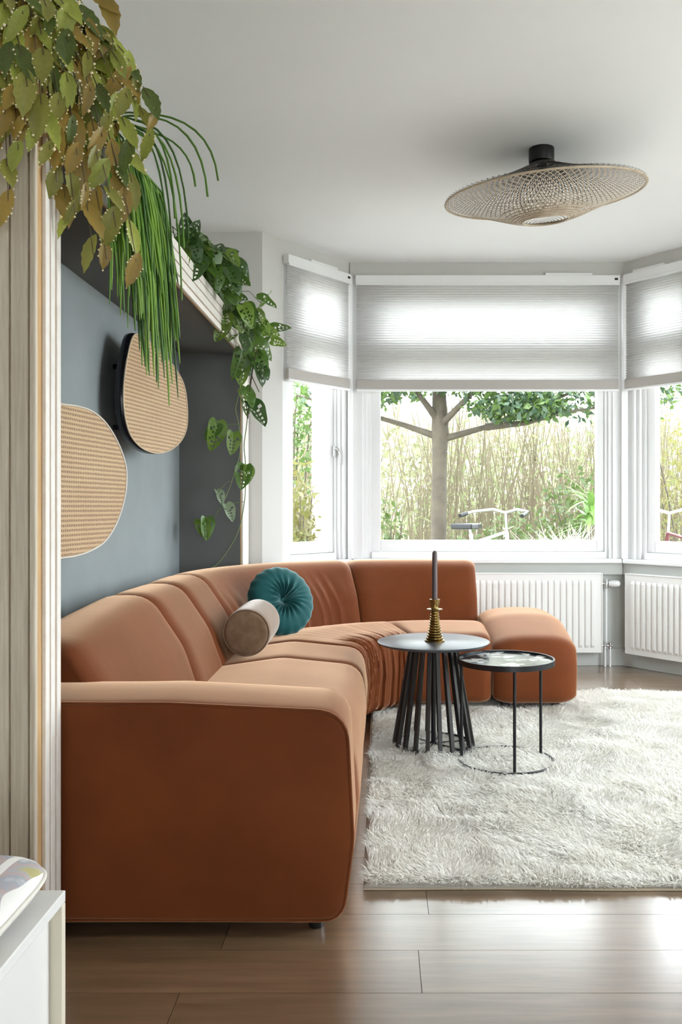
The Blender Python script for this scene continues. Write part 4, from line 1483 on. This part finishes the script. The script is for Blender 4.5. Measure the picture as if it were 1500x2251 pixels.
# --- rhipsalis with long green strands
pl2 = empty('trailing_rhipsalis', (-0.90, 2.62, ZSH), label='bright green stringy trailing cactus hanging in long strands over the alcove edge', cat='plant')
pot(pl2, (-0.91, 2.58, ZSH), 0.08, 0.11, M_POT_W)
GM = [leaf_mat('strand_green_bright', (0.22, 0.40, 0.045), (0.28, 0.47, 0.07), 0.25), leaf_mat('strand_green_mid', (0.12, 0.27, 0.035), (0.16, 0.32, 0.05), 0.25),
      leaf_mat('strand_green_deep', (0.06, 0.15, 0.03), (0.08, 0.18, 0.04), 0.2)]


def strand(root, over, E, r0, m_, wav=0.006, seg=16):
    pts = []
    sd = random.uniform(0, 50)
    for i in range(seg + 1):
        t = i / seg
        if t < 0.3:
            q = t / 0.3
            p = root.lerp(over, q) + UP * 0.035 * math.sin(PI * q)
        else:
            q = (t - 0.3) / 0.7
            # falls from the edge, bellying out a little before hanging plumb
            p = Vector((over.x + (E.x - over.x) * (q ** 0.6), over.y + (E.y - over.y) * (q ** 0.7), over.z + (E.z - over.z) * (q ** 1.15)))
        p = p + Vector((noise1(t * 5, sd) - 0.5, noise1(t * 5, sd + 7) - 0.5, 0)) * wav * 2 * t
        pts.append(p)
    rr = [r0 * (0.75 + 0.45 * noise1(i * 0.9, sd + 3)) * (1.0 if i < seg else 0.4) for i in range(seg + 1)]
    return MB().tube(pts, rr, 5).build('strand', m_, pl2, smooth=80)


for i in range(205):
    y = 2.40 + 0.58 * random.random()
    root = Vector((-0.90 + random.uniform(-.05, .06), 2.58 + random.uniform(-.05, .05) + (y - 2.6) * 0.3, ZSH + 0.10))
    over = Vector((XF + 0.015 + random.uniform(0, 0.03), y, ZTOP + random.uniform(0.006, 0.05)))
    depth = random.random()
    zend = 1.93 - 0.30 * depth - (0.24 * random.random() ** 1.3 if 2.62 < y < 2.95 else 0.08 * random.random())
    E = Vector((XF + random.uniform(0.025, 0.10), y + random.uniform(-.02, .05), zend))
    c_ = random.choices((0, 1, 2), (0.42, 0.36, 0.22))[0]
    strand(root, over, E, random.uniform(0.0026, 0.0046), GM[c_])
# strands that arch outwards before dropping
for (a, b, yy) in ((480, 397, 2.35), (457, 432, 2.36), (415, 525, 2.42), (405, 545, 2.45), (400, 660, 2.55), (430, 410, 2.5), (385, 480, 2.40), (378, 560, 2.45), (372, 620, 2.5)):
    E = at(a, b, yy)
    root = Vector((-0.88, 2.56, ZSH + 0.10))
    top = Vector((XF + 0.06, 2.40 + random.uniform(-.03, .05), ZTOP + 0.035))
    pts = [bez(root, Vector((top.x, top.y, top.z + 0.06)), Vector((E.x * 0.35 + top.x * 0.65, yy, top.z + 0.01)), i / 6) for i in range(6)]
    s_ = pts[-1]
    e0 = Vector((E.x * 0.92 + s_.x * 0.08, yy, s_.z - 0.01))
    pts += [bez(s_, e0, E, i / 8) for i in range(1, 9)]
    MB().tube(pts, [0.0026 + 0.0008 * noise1(i * 1.1, a) for i in range(len(pts))], 5).build('strand', GM[random.choice((1, 1, 2))], pl2, smooth=80)

# --- monstera adansonii
pl3 = empty('swiss_cheese_vine', (-0.95, 4.45, ZSH), label='trailing swiss cheese vine with holed leaves at the window end of the alcove', cat='plant')
pot(pl3, (-0.95, 4.45, ZSH), 0.09, 0.12, M_POT_W)
MM = [leaf_mat('vine_leaf_mid', (0.10, 0.20, 0.028), (0.07, 0.15, 0.022), 0.3, 0.3), leaf_mat('vine_leaf_dark', (0.03, 0.075, 0.016), (0.045, 0.10, 0.02), 0.2, 0.3),
      leaf_mat('vine_leaf_light', (0.19, 0.30, 0.045), (0.14, 0.24, 0.035), 0.35, 0.3), leaf_mat('vine_leaf_silver', (0.30, 0.36, 0.24), (0.20, 0.28, 0.14), 0.3, 0.35)]


def monstera(m_, curl, fold, seed):
    r = random.Random(seed)
    n, w_ = 14, 0.34
    vs, fs = [], []
    cols = (-1, -0.74, -0.40, -0.12, 0.0, 0.12, 0.40, 0.74, 1)
    nc = len(cols)
    for i in range(n + 1):
        t = i / n
        w = w_ * (math.sin(PI * min(1, (t * 0.97 + 0.03) ** 0.62)) ** 0.6) if t < 1 else 0.0
        for c in cols:
            y = t - 0.06 * abs(c) * (1 if t < 0.3 else 0) - 0.03 * abs(c)
            vs.append((w * c, y, -curl * t * t + fold * abs(c) * w - 0.10 * (c * c) * w * math.sin(t * 9 + seed)))
    for i in range(n):
        for j in range(nc - 1):
            hole = (i in (3, 5, 7, 9, 11)) and (j in (2, 5)) and r.random() < 0.85
            hole = hole or ((i in (4, 8)) and j in (1, 6) and r.random() < 0.35)
            if not hole:
                fs.append((i * nc + j, i * nc + j + 1, (i + 1) * nc + j + 1, (i + 1) * nc + j))
    return mesh_data('vine_leaf', vs, fs, m_, smooth=179)


MV = [[monstera(m_, c_, f_, k_) for k_, (c_, f_) in enumerate(((0.12, 0.15), (0.3, 0.35), (0.05, 0.5)))] for m_ in MM]
M_VINE = mat('vine_stem_green', (0.20, 0.26, 0.10), 0.6, var=0.2)
M_VINE_D = mat('vine_stem_brown', (0.12, 0.09, 0.06), 0.7, var=0.2)


def vleaf(p, d, L, mi, n=None):
    nrm = n if n is not None else Vector((0.5 + random.uniform(-.5, .5), -0.8 + random.uniform(-.3, .3), 0.4 + random.uniform(-.3, .4)))
    return put('leaf', random.choice(MV[mi]), pl3, leaf_matrix(p, d, nrm, L))


# mass of leaves along the shelf edge
for i in range(125):
    t = random.random() ** 0.8
    y = 3.50 + 1.36 * t
    spread = 0.03 + 0.16 * t
    x = XF + random.uniform(-0.10, 0.02 + spread)
    zt = ZTOP + 0.03 + 0.12 * math.sin(PI * min(1, 0.15 + t * 0.8))
    z = zt - random.random() * (0.05 + (0.28 * t if x > XF + 0.01 else 0.02))
    d = Vector((random.uniform(-.2, .8), random.uniform(-.7, .3), random.uniform(-1.0, 0.35)))
    vleaf(Vector((x, y, z)), d, random.uniform(0.085, 0.140), random.choices((0, 1, 2, 3), (0.42, 0.30, 0.20, 0.08))[0])
    if i % 3 == 0:
        MB().tube([Vector((-0.93, 4.40 + (y - 4.4) * 0.4, ZSH + 0.11)), Vector((x - 0.06, y, z + 0.06)), Vector((x, y, z))], 0.0022, 5).build('stem', M_VINE, pl3, smooth=80)
# trailing shoots
YV = 4.78


def vine(pts, m_, r=0.0028):
    P = [at(a, b, c) for a, b, c in pts]
    out = []
    for i in range(len(P) - 1):
        p0, p1, p2, p3 = P[max(i - 1, 0)], P[i], P[i + 1], P[min(i + 2, len(P) - 1)]
        for j in range(6):
            t = j / 6
            out.append(0.5 * ((2 * p1) + (p2 - p0) * t + (2 * p0 - 5 * p1 + 4 * p2 - p3) * t * t + (3 * p1 - p0 - 3 * p2 + p3) * t ** 3))
    out.append(P[-1])
    MB().tube(out, r, 6).build('stem', m_, pl3, smooth=80)


vine([(545, 740, 4.6), (538, 800, 4.7), (524, 870, 4.74), (518, 900, 4.75), (524, 930, 4.76), (528, 990, 4.77), (518, 1030, 4.77), (505, 1070, 4.77), (485, 1115, 4.77), (455, 1160, 4.78)], M_VINE)
vine([(560, 760, 4.6), (553, 820, 4.68), (549, 860, 4.7), (543, 930, 4.72), (537, 980, 4.74), (540, 1025, 4.75), (538, 1100, 4.78), (522, 1172, 4.80), (485, 1232, 4.80), (460, 1252, 4.78)], M_VINE)
vine([(565, 770, 4.5), (553, 830, 4.6), (545, 920, 4.7)], M_VINE_D, 0.0032)
vine([(553, 825, 4.6), (570, 862, 4.62)], M_VINE_D, 0.0024)
vine([(526, 932, 4.76), (505, 933, 4.74), (482, 934, 4.72)], M_VINE, 0.002)
vine([(510, 1058, 4.77), (497, 1062, 4.75), (480, 1082, 4.74)], M_VINE, 0.0018)
vine([(537, 1103, 4.78), (508, 1107, 4.76), (497, 1112, 4.75)], M_VINE, 0.0018)
for (a, b, Y_, ex, ey, mi) in ((558, 780, 4.55, 590, 842, 1), (560, 775, 4.55, 586, 830, 0), (533, 858, 4.68, 553, 910, 2), (548, 885, 4.66, 586, 938, 1), (540, 850, 4.62, 560, 895, 0),
                               (478, 925, 4.72, 470, 992, 2), (480, 930, 4.72, 452, 968, 0), (512, 950, 4.74, 508, 1002, 2), (540, 1022, 4.72, 530, 1078, 0), (545, 1024, 4.72, 548, 1066, 2),
                               (476, 1078, 4.74, 490, 1112, 3), (496, 1108, 4.75, 513, 1148, 3), (452, 1138, 4.76, 454, 1190, 0), (440, 1142, 4.76, 456, 1188, 2), (533, 770, 4.5, 520, 835, 0), (527, 790, 4.55, 530, 850, 2),
                               (497, 712, 4.25, 472, 752, 2), (575, 800, 4.55, 592, 835, 1)):
    p, e = at(a, b, Y_), at(ex, ey, Y_ - 0.02)
    vleaf(p, e - p, (e - p).length, mi)

# ------------------------------------------------------------------ the garden outside the bay
def leaf_cloud(centers, radii, n, size, seed, droop=0.3):
    """many small leaf quads inside ellipsoids -> arrays"""
    r = np.random.default_rng(seed)
    k = r.integers(0, len(centers), n)
    c = np.array(centers)[k]
    R = np.array(radii)[k]
    d = r.normal(size=(n, 3))
    d /= np.linalg.norm(d, axis=1)[:, None]
    p = c + d * R * (r.random((n, 1)) ** 0.45)
    return leaf_quads(p, size, r, droop)


def leaf_quads(p, size, r, droop=0.3, aspect=0.5):
    n = len(p)
    a = r.normal(size=(n, 3)); a[:, 2] -= droop
    a /= np.linalg.norm(a, axis=1)[:, None]
    b = np.cross(a, r.normal(size=(n, 3)))
    b /= np.linalg.norm(b, axis=1)[:, None]
    s = r.uniform(0.6, 1.3, (n, 1)) * size
    V = np.empty((n, 4, 3))
    V[:, 0] = p
    V[:, 1] = p + a * s * 0.5 + b * s * aspect * 0.5
    V[:, 2] = p + a * s
    V[:, 3] = p + a * s * 0.5 - b * s * aspect * 0.5
    i = np.arange(n)[:, None, None] * 4
    T = (np.array([[0, 1, 2], [0, 2, 3]])[None] + i).reshape(-1, 3)
    return V.reshape(-1, 3), T


GZ = -0.02
M_SOIL = mat('pale_garden_path', (0.47, 0.45, 0.42), 0.9, color2=(0.40, 0.39, 0.33), var_scale=1.5)
bx('ground', (-40, -40, GZ - 0.1), (40, 60, GZ), M_SOIL, kind='structure', label='pale garden ground outside the windows')
L_TREE = leaf_mat('tree_leaf_green', (0.055, 0.10, 0.02), (0.085, 0.14, 0.032), 0.45)
L_TREE2 = leaf_mat('tree_leaf_bluegreen', (0.035, 0.065, 0.035), (0.055, 0.10, 0.05), 0.35)
L_SHRUB = leaf_mat('shrub_leaf_green', (0.06, 0.10, 0.025), (0.11, 0.15, 0.045), 0.45)
L_REED = mat('dry_reed_stem', (0.135, 0.100, 0.065), 0.8, color2=(0.10, 0.092, 0.05), var_scale=3)
L_REEDLEAF = mat('pale_reed_leaf', (0.19, 0.20, 0.10), 0.8, color2=(0.14, 0.17, 0.07), var_scale=3, trans=0.5)
M_BARK = mat('grey_brown_bark', (0.085, 0.07, 0.05), 0.9, color2=(0.055, 0.045, 0.032), var_scale=10, bump=0.15, bump_scale=30)

# tree
TX, TY = 0.585, 8.5
tree = empty('garden_tree', (TX, TY, GZ), label='garden tree with a pale trunk and spreading crown outside the middle window', cat='tree')
MB().tube([(TX + 0.0, TY, GZ - 0.02), (TX - 0.01, TY, 0.3), (TX, TY, 1.0), (TX + 0.005, TY, 1.55), (TX + 0.01, TY, 1.80), (TX - 0.01, TY, 2.6), (TX, TY + 0.1, 3.4)], [0.10, 0.082, 0.076, 0.074, 0.085, 0.05, 0.03], 14).build('trunk', M_BARK, tree, smooth=80)
br = [((0, 0, 1.72), (0.45, -0.1, 1.84), (1.0, -0.25, 2.05), (1.7, -0.3, 2.35)), ((0, 0, 1.75), (-0.35, 0.1, 1.88), (-0.8, 0.0, 2.0), (-1.4, -.1, 2.15)),
      ((0, 0, 1.85), (0.25, -0.3, 2.1), (0.55, -0.6, 2.4), (0.9, -.8, 2.8)), ((0, 0, 1.9), (-0.25, -0.2, 2.2), (-0.5, -0.5, 2.5), (-.8, -.6, 2.9)), ((0, 0, 2.2), (0.4, .3, 2.5), (.9, .5, 2.7), (1.5, .6, 2.9)),
      ((0.45, -0.1, 1.84), (0.8, -0.3, 1.86), (1.15, -0.4, 1.95), (1.5, -0.4, 2.0))]
for b in br:
    MB().tube([(TX + p[0], TY + p[1], p[2]) for p in b], [0.038, 0.026, 0.018, 0.008], 8).build('branch', M_BARK, tree, smooth=80)
cc = [(TX + 0.9, TY - 0.3, 2.25), (TX + 1.6, TY - 0.3, 2.2), (TX + 0.4, TY - 0.3, 2.35), (TX - 0.3, TY - 0.2, 2.4), (TX - 0.9, TY, 2.2), (TX + 1.2, TY + 0.2, 2.7), (TX, TY, 2.9), (TX + 0.7, TY - .5, 1.98), (TX + 2.1, TY, 2.45)]
cr = [(0.65, 0.6, 0.28), (0.7, 0.6, 0.40), (0.5, 0.5, 0.30), (0.5, 0.5, 0.3), (0.6, 0.6, 0.22), (0.9, 0.8, 0.5), (0.9, 0.8, 0.5), (0.5, 0.3, 0.12), (0.6, 0.6, 0.4)]
V, T = leaf_cloud(cc, cr, 4200, 0.085, 21)
put('crown', fast_mesh('crown', V, T, L_TREE), tree, kind='stuff')
V, T = leaf_cloud(cc, cr, 4200, 0.075, 22)
put('crown_inner', fast_mesh('crown_inner', V, T, L_TREE2), tree, kind='stuff')

# reed bed
r = np.random.default_rng(33)
n = 1500
X = r.uniform(-3.2, 6.0, n); Yr = r.uniform(9.6, 12.5, n)
keep = ~((X / Yr * 11 < 0.35) & (X / Yr * 11 > -0.9) & (r.random(n) < 0.75))
X, Yr = X[keep], Yr[keep]
mbv, mbt = [], []
n = len(X)
H = r.uniform(1.2, 2.6, n)
lx_, ly_ = r.normal(0, 0.13, n), r.normal(0, 0.1, n)
W = r.uniform(0.005, 0.013, n)
V = np.empty((n, 6, 3))
for j, t in enumerate((0, 0.5, 1.0)):
    cx_ = X + lx_ * H * t * t; cy_ = Yr + ly_ * H * t; cz_ = GZ + H * t
    V[:, 2 * j] = np.stack([cx_ - W * (1 - 0.6 * t), cy_, cz_], -1)
    V[:, 2 * j + 1] = np.stack([cx_ + W * (1 - 0.6 * t), cy_, cz_], -1)
T = (np.array([[0, 1, 3], [0, 3, 2], [2, 3, 5], [2, 5, 4]])[None] + np.arange(n)[:, None, None] * 6).reshape(-1, 3)
reeds = put('reed_bed', fast_mesh('reed_bed', V.reshape(-1, 3), T, L_REED), label='dry reed stems filling the garden behind the tree', cat='reeds', kind='stuff')
k = r.integers(0, n, 7000)
t = r.random(7000) ** 0.8
P = np.stack([X[k] + lx_[k] * H[k] * t * t + r.normal(0, 0.05, 7000), Yr[k] + r.normal(0, 0.05, 7000), GZ + H[k] * t], -1)
V, T = leaf_quads(P, 0.14, r, 0.1, 0.16)
put('reed_leaves', fast_mesh('reed_leaves', V, T, L_REEDLEAF), reeds, kind='stuff')


# tall pale hedge closing the garden behind the reeds
r = np.random.default_rng(91)
n = 60000
P = np.stack([r.uniform(-6, 9, n), r.uniform(13.2, 14.4, n), GZ + 3.0 * r.random(n) ** 0.85], -1)
P[:, 2] *= 0.75 + 0.35 * vnoise(P[:, 0] * 1.3, P[:, 0] * 0.0, 8)
V, T = leaf_quads(P, 0.125, r, 0.2, 0.6)
put('hedge', fast_mesh('hedge', V, T, leaf_mat('hedge_leaf_pale', (0.47, 0.49, 0.33), (0.60, 0.58, 0.45), 0.5)), label='pale dense hedge closing the garden behind the reeds', cat='hedge', kind='stuff')


def shrub(c, R, n, size, m_, label, seed, stems=5, droop=0.0, aspect=0.5, name='garden_shrub'):
    S = empty(name, (c[0], c[1], GZ), label=label, cat='shrub')
    rr = np.random.default_rng(seed)
    d = rr.normal(size=(n, 3)); d /= np.linalg.norm(d, axis=1)[:, None]
    p = np.array(c) + d * np.array(R) * (rr.random((n, 1)) ** 0.5)
    p[:, 2] = np.maximum(p[:, 2], GZ + 0.02)
    V, T = leaf_quads(p, size, rr, droop, aspect)
    put('foliage', fast_mesh('foliage', V, T, m_), S, kind='stuff')
    for i in range(stems):
        a = 2 * PI * i / stems
        MB().tube([(c[0] + 0.05 * math.cos(a), c[1] + 0.05 * math.sin(a), GZ), (c[0] + R[0] * 0.4 * math.cos(a), c[1] + R[1] * 0.4 * math.sin(a), c[2]), (c[0] + R[0] * 0.7 * math.cos(a), c[1] + R[1] * .7 * math.sin(a), c[2] + R[2] * 0.6)], [0.012, 0.008, 0.004], 6).build('stem', M_BARK, S, smooth=80)
    return S


shrub((0.06, 7.6, 0.55), (0.20, 0.25, 0.60), 900, 0.06, L_SHRUB, 'leafy shrub low in the corner of the middle window beside the pale gap', 41)
shrub((0.95, 8.0, 0.45), (0.35, 0.3, 0.48), 700, 0.07, L_SHRUB, 'low leafy shrub at the foot of the garden tree', 42)
shrub((1.35, 8.2, 0.55), (0.40, 0.3, 0.5), 700, 0.07, L_SHRUB, 'low leafy shrub behind the silver handlebar', 43)
shrub((2.1, 9.0, 0.8), (0.5, 0.4, 0.7), 900, 0.08, L_SHRUB, 'bushy shrub in front of the reeds above the ornamental grass', 44)
L_FERN = leaf_mat('fern_leaf_yellow', (0.16, 0.17, 0.045), (0.13, 0.105, 0.035), 0.5)
shrub((-0.66, 7.0, 0.75), (0.17, 0.3, 0.75), 700, 0.10, L_FERN, 'yellow-green ferny shrub seen through the casement beside the alcove', 45, droop=0.3, aspect=0.28)
shrub((-0.62, 6.75, 0.35), (0.15, 0.25, 0.5), 400, 0.05, L_SHRUB, 'low green shrub at the bottom of the casement', 46)
shrub((-0.95, 9.2, 1.9), (0.5, 0.5, 0.7), 900, 0.08, L_TREE, 'leafy tall shrub showing at the top of the casement', 47)
shrub((3.35, 9.3, 1.2), (0.9, 0.5, 1.3), 2200, 0.08, L_FERN, 'pale thin-leaved hedge behind the bicycle in the side window', 48, aspect=0.25)
# sword-leaved plant
yuc = empty('sword_leaved_plant', (1.93, 7.9, GZ), label='green sword-leaved plant at the edge of the middle window', cat='plant')
LB = leaf_mesh('sword_leaf', leaf_mat('sword_leaf_green', (0.13, 0.24, 0.05), (0.18, 0.30, 0.08), 0.35), 0.05, 0, 0.35, 0.3, 8)
MB().tube([(1.93, 7.9, GZ), (1.93, 7.9, 0.9)], [0.05, 0.04], 8).build('trunk', M_BARK, yuc, smooth=80)
for i in range(46):
    a = random.uniform(0, 2 * PI)
    el = random.uniform(-0.2, 1.3)
    d = Vector((math.cos(a) * math.cos(el), math.sin(a) * math.cos(el), math.sin(el)))
    put('leaf', LB, yuc, leaf_matrix(Vector((1.93, 7.9, random.uniform(0.85, 1.15))), d, UP + Vector((0.01, 0, 0)), random.uniform(0.28, 0.45)))
# ornamental grass mound
n = 2600
r = np.random.default_rng(55)
a = r.uniform(0, 2 * PI, n); el = r.uniform(0.15, 1.4, n); L = r.uniform(0.35, 0.75, n)
bx_, by_ = 1.62 + r.normal(0, 0.16, n), 7.25 + r.normal(0, 0.12, n)
z0 = np.full(n, GZ + 0.46)
V = np.empty((n, 5, 3))
w = 0.004
dx, dy, dz = np.cos(a) * np.cos(el), np.sin(a) * np.cos(el), np.sin(el)
for j, t in ((0, 0.0), (1, 0.6)):
    px_, py_, pz_ = bx_ + dx * L * t, by_ + dy * L * t, z0 + dz * L * t * (1 - 0.25 * t)
    V[:, 2 * j] = np.stack([px_ - w, py_, pz_], -1)
    V[:, 2 * j + 1] = np.stack([px_ + w, py_, pz_], -1)
V[:, 4] = np.stack([bx_ + dx * L * 1.1, by_ + dy * L * 1.1, z0 + dz * L * 0.72], -1)
T = (np.array([[0, 1, 3], [0, 3, 2], [2, 3, 4]])[None] + np.arange(n)[:, None, None] * 5).reshape(-1, 3)
og = empty('ornamental_grass', (1.62, 7.25, GZ), label='mound of pale silvery ornamental grass below the sword-leaved plant', cat='grass')
put('blades', fast_mesh('blades', V, T, mat('silver_grass_blade', (0.58, 0.60, 0.45), 0.8, color2=(0.45, 0.48, 0.32), var_scale=6, trans=0.4)), og, kind='stuff')
MB().lathe([(0.02, 0), (0.22, 0.02), (0.24, 0.2), (0.20, 0.45), (0.05, 0.56), (0.01, 0.57)], (1.62, 7.25, GZ), 16).build('root_clump', mat('grass_clump', (0.45, 0.45, 0.30), 0.9, color2=(0.35, 0.34, 0.2), var_scale=30, bump=0.8, bump_scale=60), og, smooth=60)


def bicycle(base, head, label, col):
    """side view bicycle: local x forward, from rear wheel contact"""
    m = Matrix.Translation(base) @ Matrix.Rotation(head, 4, 'Z')
    B = empty('bicycle', base, label=label, cat='bicycle')
    q = lambda x, y, z: m @ Vector((x, y, z))
    wr = 0.34
    bb, seat, hd = (0.45, 0, 0.30), (0.27, 0, 0.86), (0.93, 0, 0.86)
    for wx in (0.0, 1.08):
        rot = Matrix.Rotation(head, 4, 'Z') @ Matrix.Rotation(PI / 2, 4, 'X')
        wh = MB().ring(q(wx, 0, wr), wr - 0.02, 0.018, 40, 8, rot).build('wheel', M_BLACK, B, smooth=80)
        for i in range(14):
            th = 2 * PI * i / 14
            MB().tube([q(wx, 0, wr), q(wx + (wr - .03) * math.cos(th), 0, wr + (wr - .03) * math.sin(th))], 0.0018, 4).build('spoke', M_CHROME, wh)
    for a, b_, rr in (((0, 0, wr), bb, .010), (bb, seat, .016), (bb, (0.95, 0, 0.72), .018), ((0.30, 0, 0.78), hd, .014), (hd, (0.97, 0, 0.66), .018), ((0.97, 0, 0.66), (1.08, 0, wr), .012), ((0, 0, wr), (0.29, 0, 0.74), .009)):
        MB().tube([q(*a), q(*b_)], rr, 8).build('frame_tube', col, B, smooth=60)
    MB().tube([q(*hd), q(0.91, 0, 1.02)], .012, 8).build('handlebar_stem', M_CHROME, B, smooth=60)
    hb = [(0.70, -0.29, 1.02), (0.80, -0.27, 1.04), (0.90, -0.12, 1.06), (0.91, 0, 1.03), (0.90, 0.12, 1.06), (0.80, 0.27, 1.04), (0.70, 0.29, 1.02)]
    MB().tube([q(*p) for p in hb], .013, 8).build('handlebar', M_CHROME, B, smooth=60)
    for s_ in (-1, 1):
        MB().tube([q(0.72, 0.287 * s_, 1.025), q(0.62, 0.30 * s_, 1.005)], .018, 8).build('grip', M_BLACK, B, smooth=60)
    v_ = [(-0.02, 0.10), (0.08, 0.10), (0.30, 0.02), (0.30, -0.02), (0.08, -0.10), (-0.02, -0.10)]
    vs = [q(0.13 + a, b_, z) for z in (0.90, 0.945) for a, b_ in v_]
    fs = [tuple(range(6))[::-1], tuple(range(6, 12))] + [(i, (i + 1) % 6, 6 + (i + 1) % 6, 6 + i) for i in range(6)]
    MB().add(vs, fs).build('saddle', M_BLACK, B, bevel=0.01)
    MB().tube([q(*seat), q(0.25, 0, 0.91)], .012, 8).build('seat_post', M_CHROME, B, smooth=60)
    return B


bicycle((0.60, 6.95, GZ), math.radians(55), 'bicycle with a silver handlebar parked below the garden tree', mat('grey_bike_frame', (0.35, 0.36, 0.38), 0.4, var=0.05))
bicycle((2.62, 6.45, GZ), math.radians(100), 'bicycle with a maroon frame half visible in the side window', mat('maroon_bike_frame', (0.10, 0.02, 0.025), 0.35, var=0.05))

# brick gate pillar seen through the casement
M_BRICK = mat('pale_red_brick', (0.52, 0.40, 0.33), 0.9, color2=(0.44, 0.33, 0.27), var_scale=20, bump=0.3, bump_scale=50, rand=0.12)
M_MORTAR = mat('lime_mortar', (0.62, 0.60, 0.55), 0.95, var=0.1)
pil = empty('brick_pillar', (-0.54, 7.6, GZ), label='slim pale brick pillar outside the casement beside the alcove', cat='pillar')
bx('mortar_core', (-0.59, 7.55, GZ), (-0.49, 7.65, 2.6), M_MORTAR, pil)
bme = MB().box((-0.055, -0.055, 0), (0.055, 0.055, 0.060)).build('brick', M_BRICK, pil, bevel=0.003)
bme.matrix_basis = Matrix.Translation((-0.54, 7.6, GZ + 0.005))
zz = GZ + 0.005 + 0.072
while zz < 2.5:
    o = bme.copy()
    COL.objects.link(o)
    o.matrix_basis = Matrix.Translation((-0.54 + random.uniform(-.002, .002), 7.6 + random.uniform(-.002, .002), zz))
    zz += 0.072
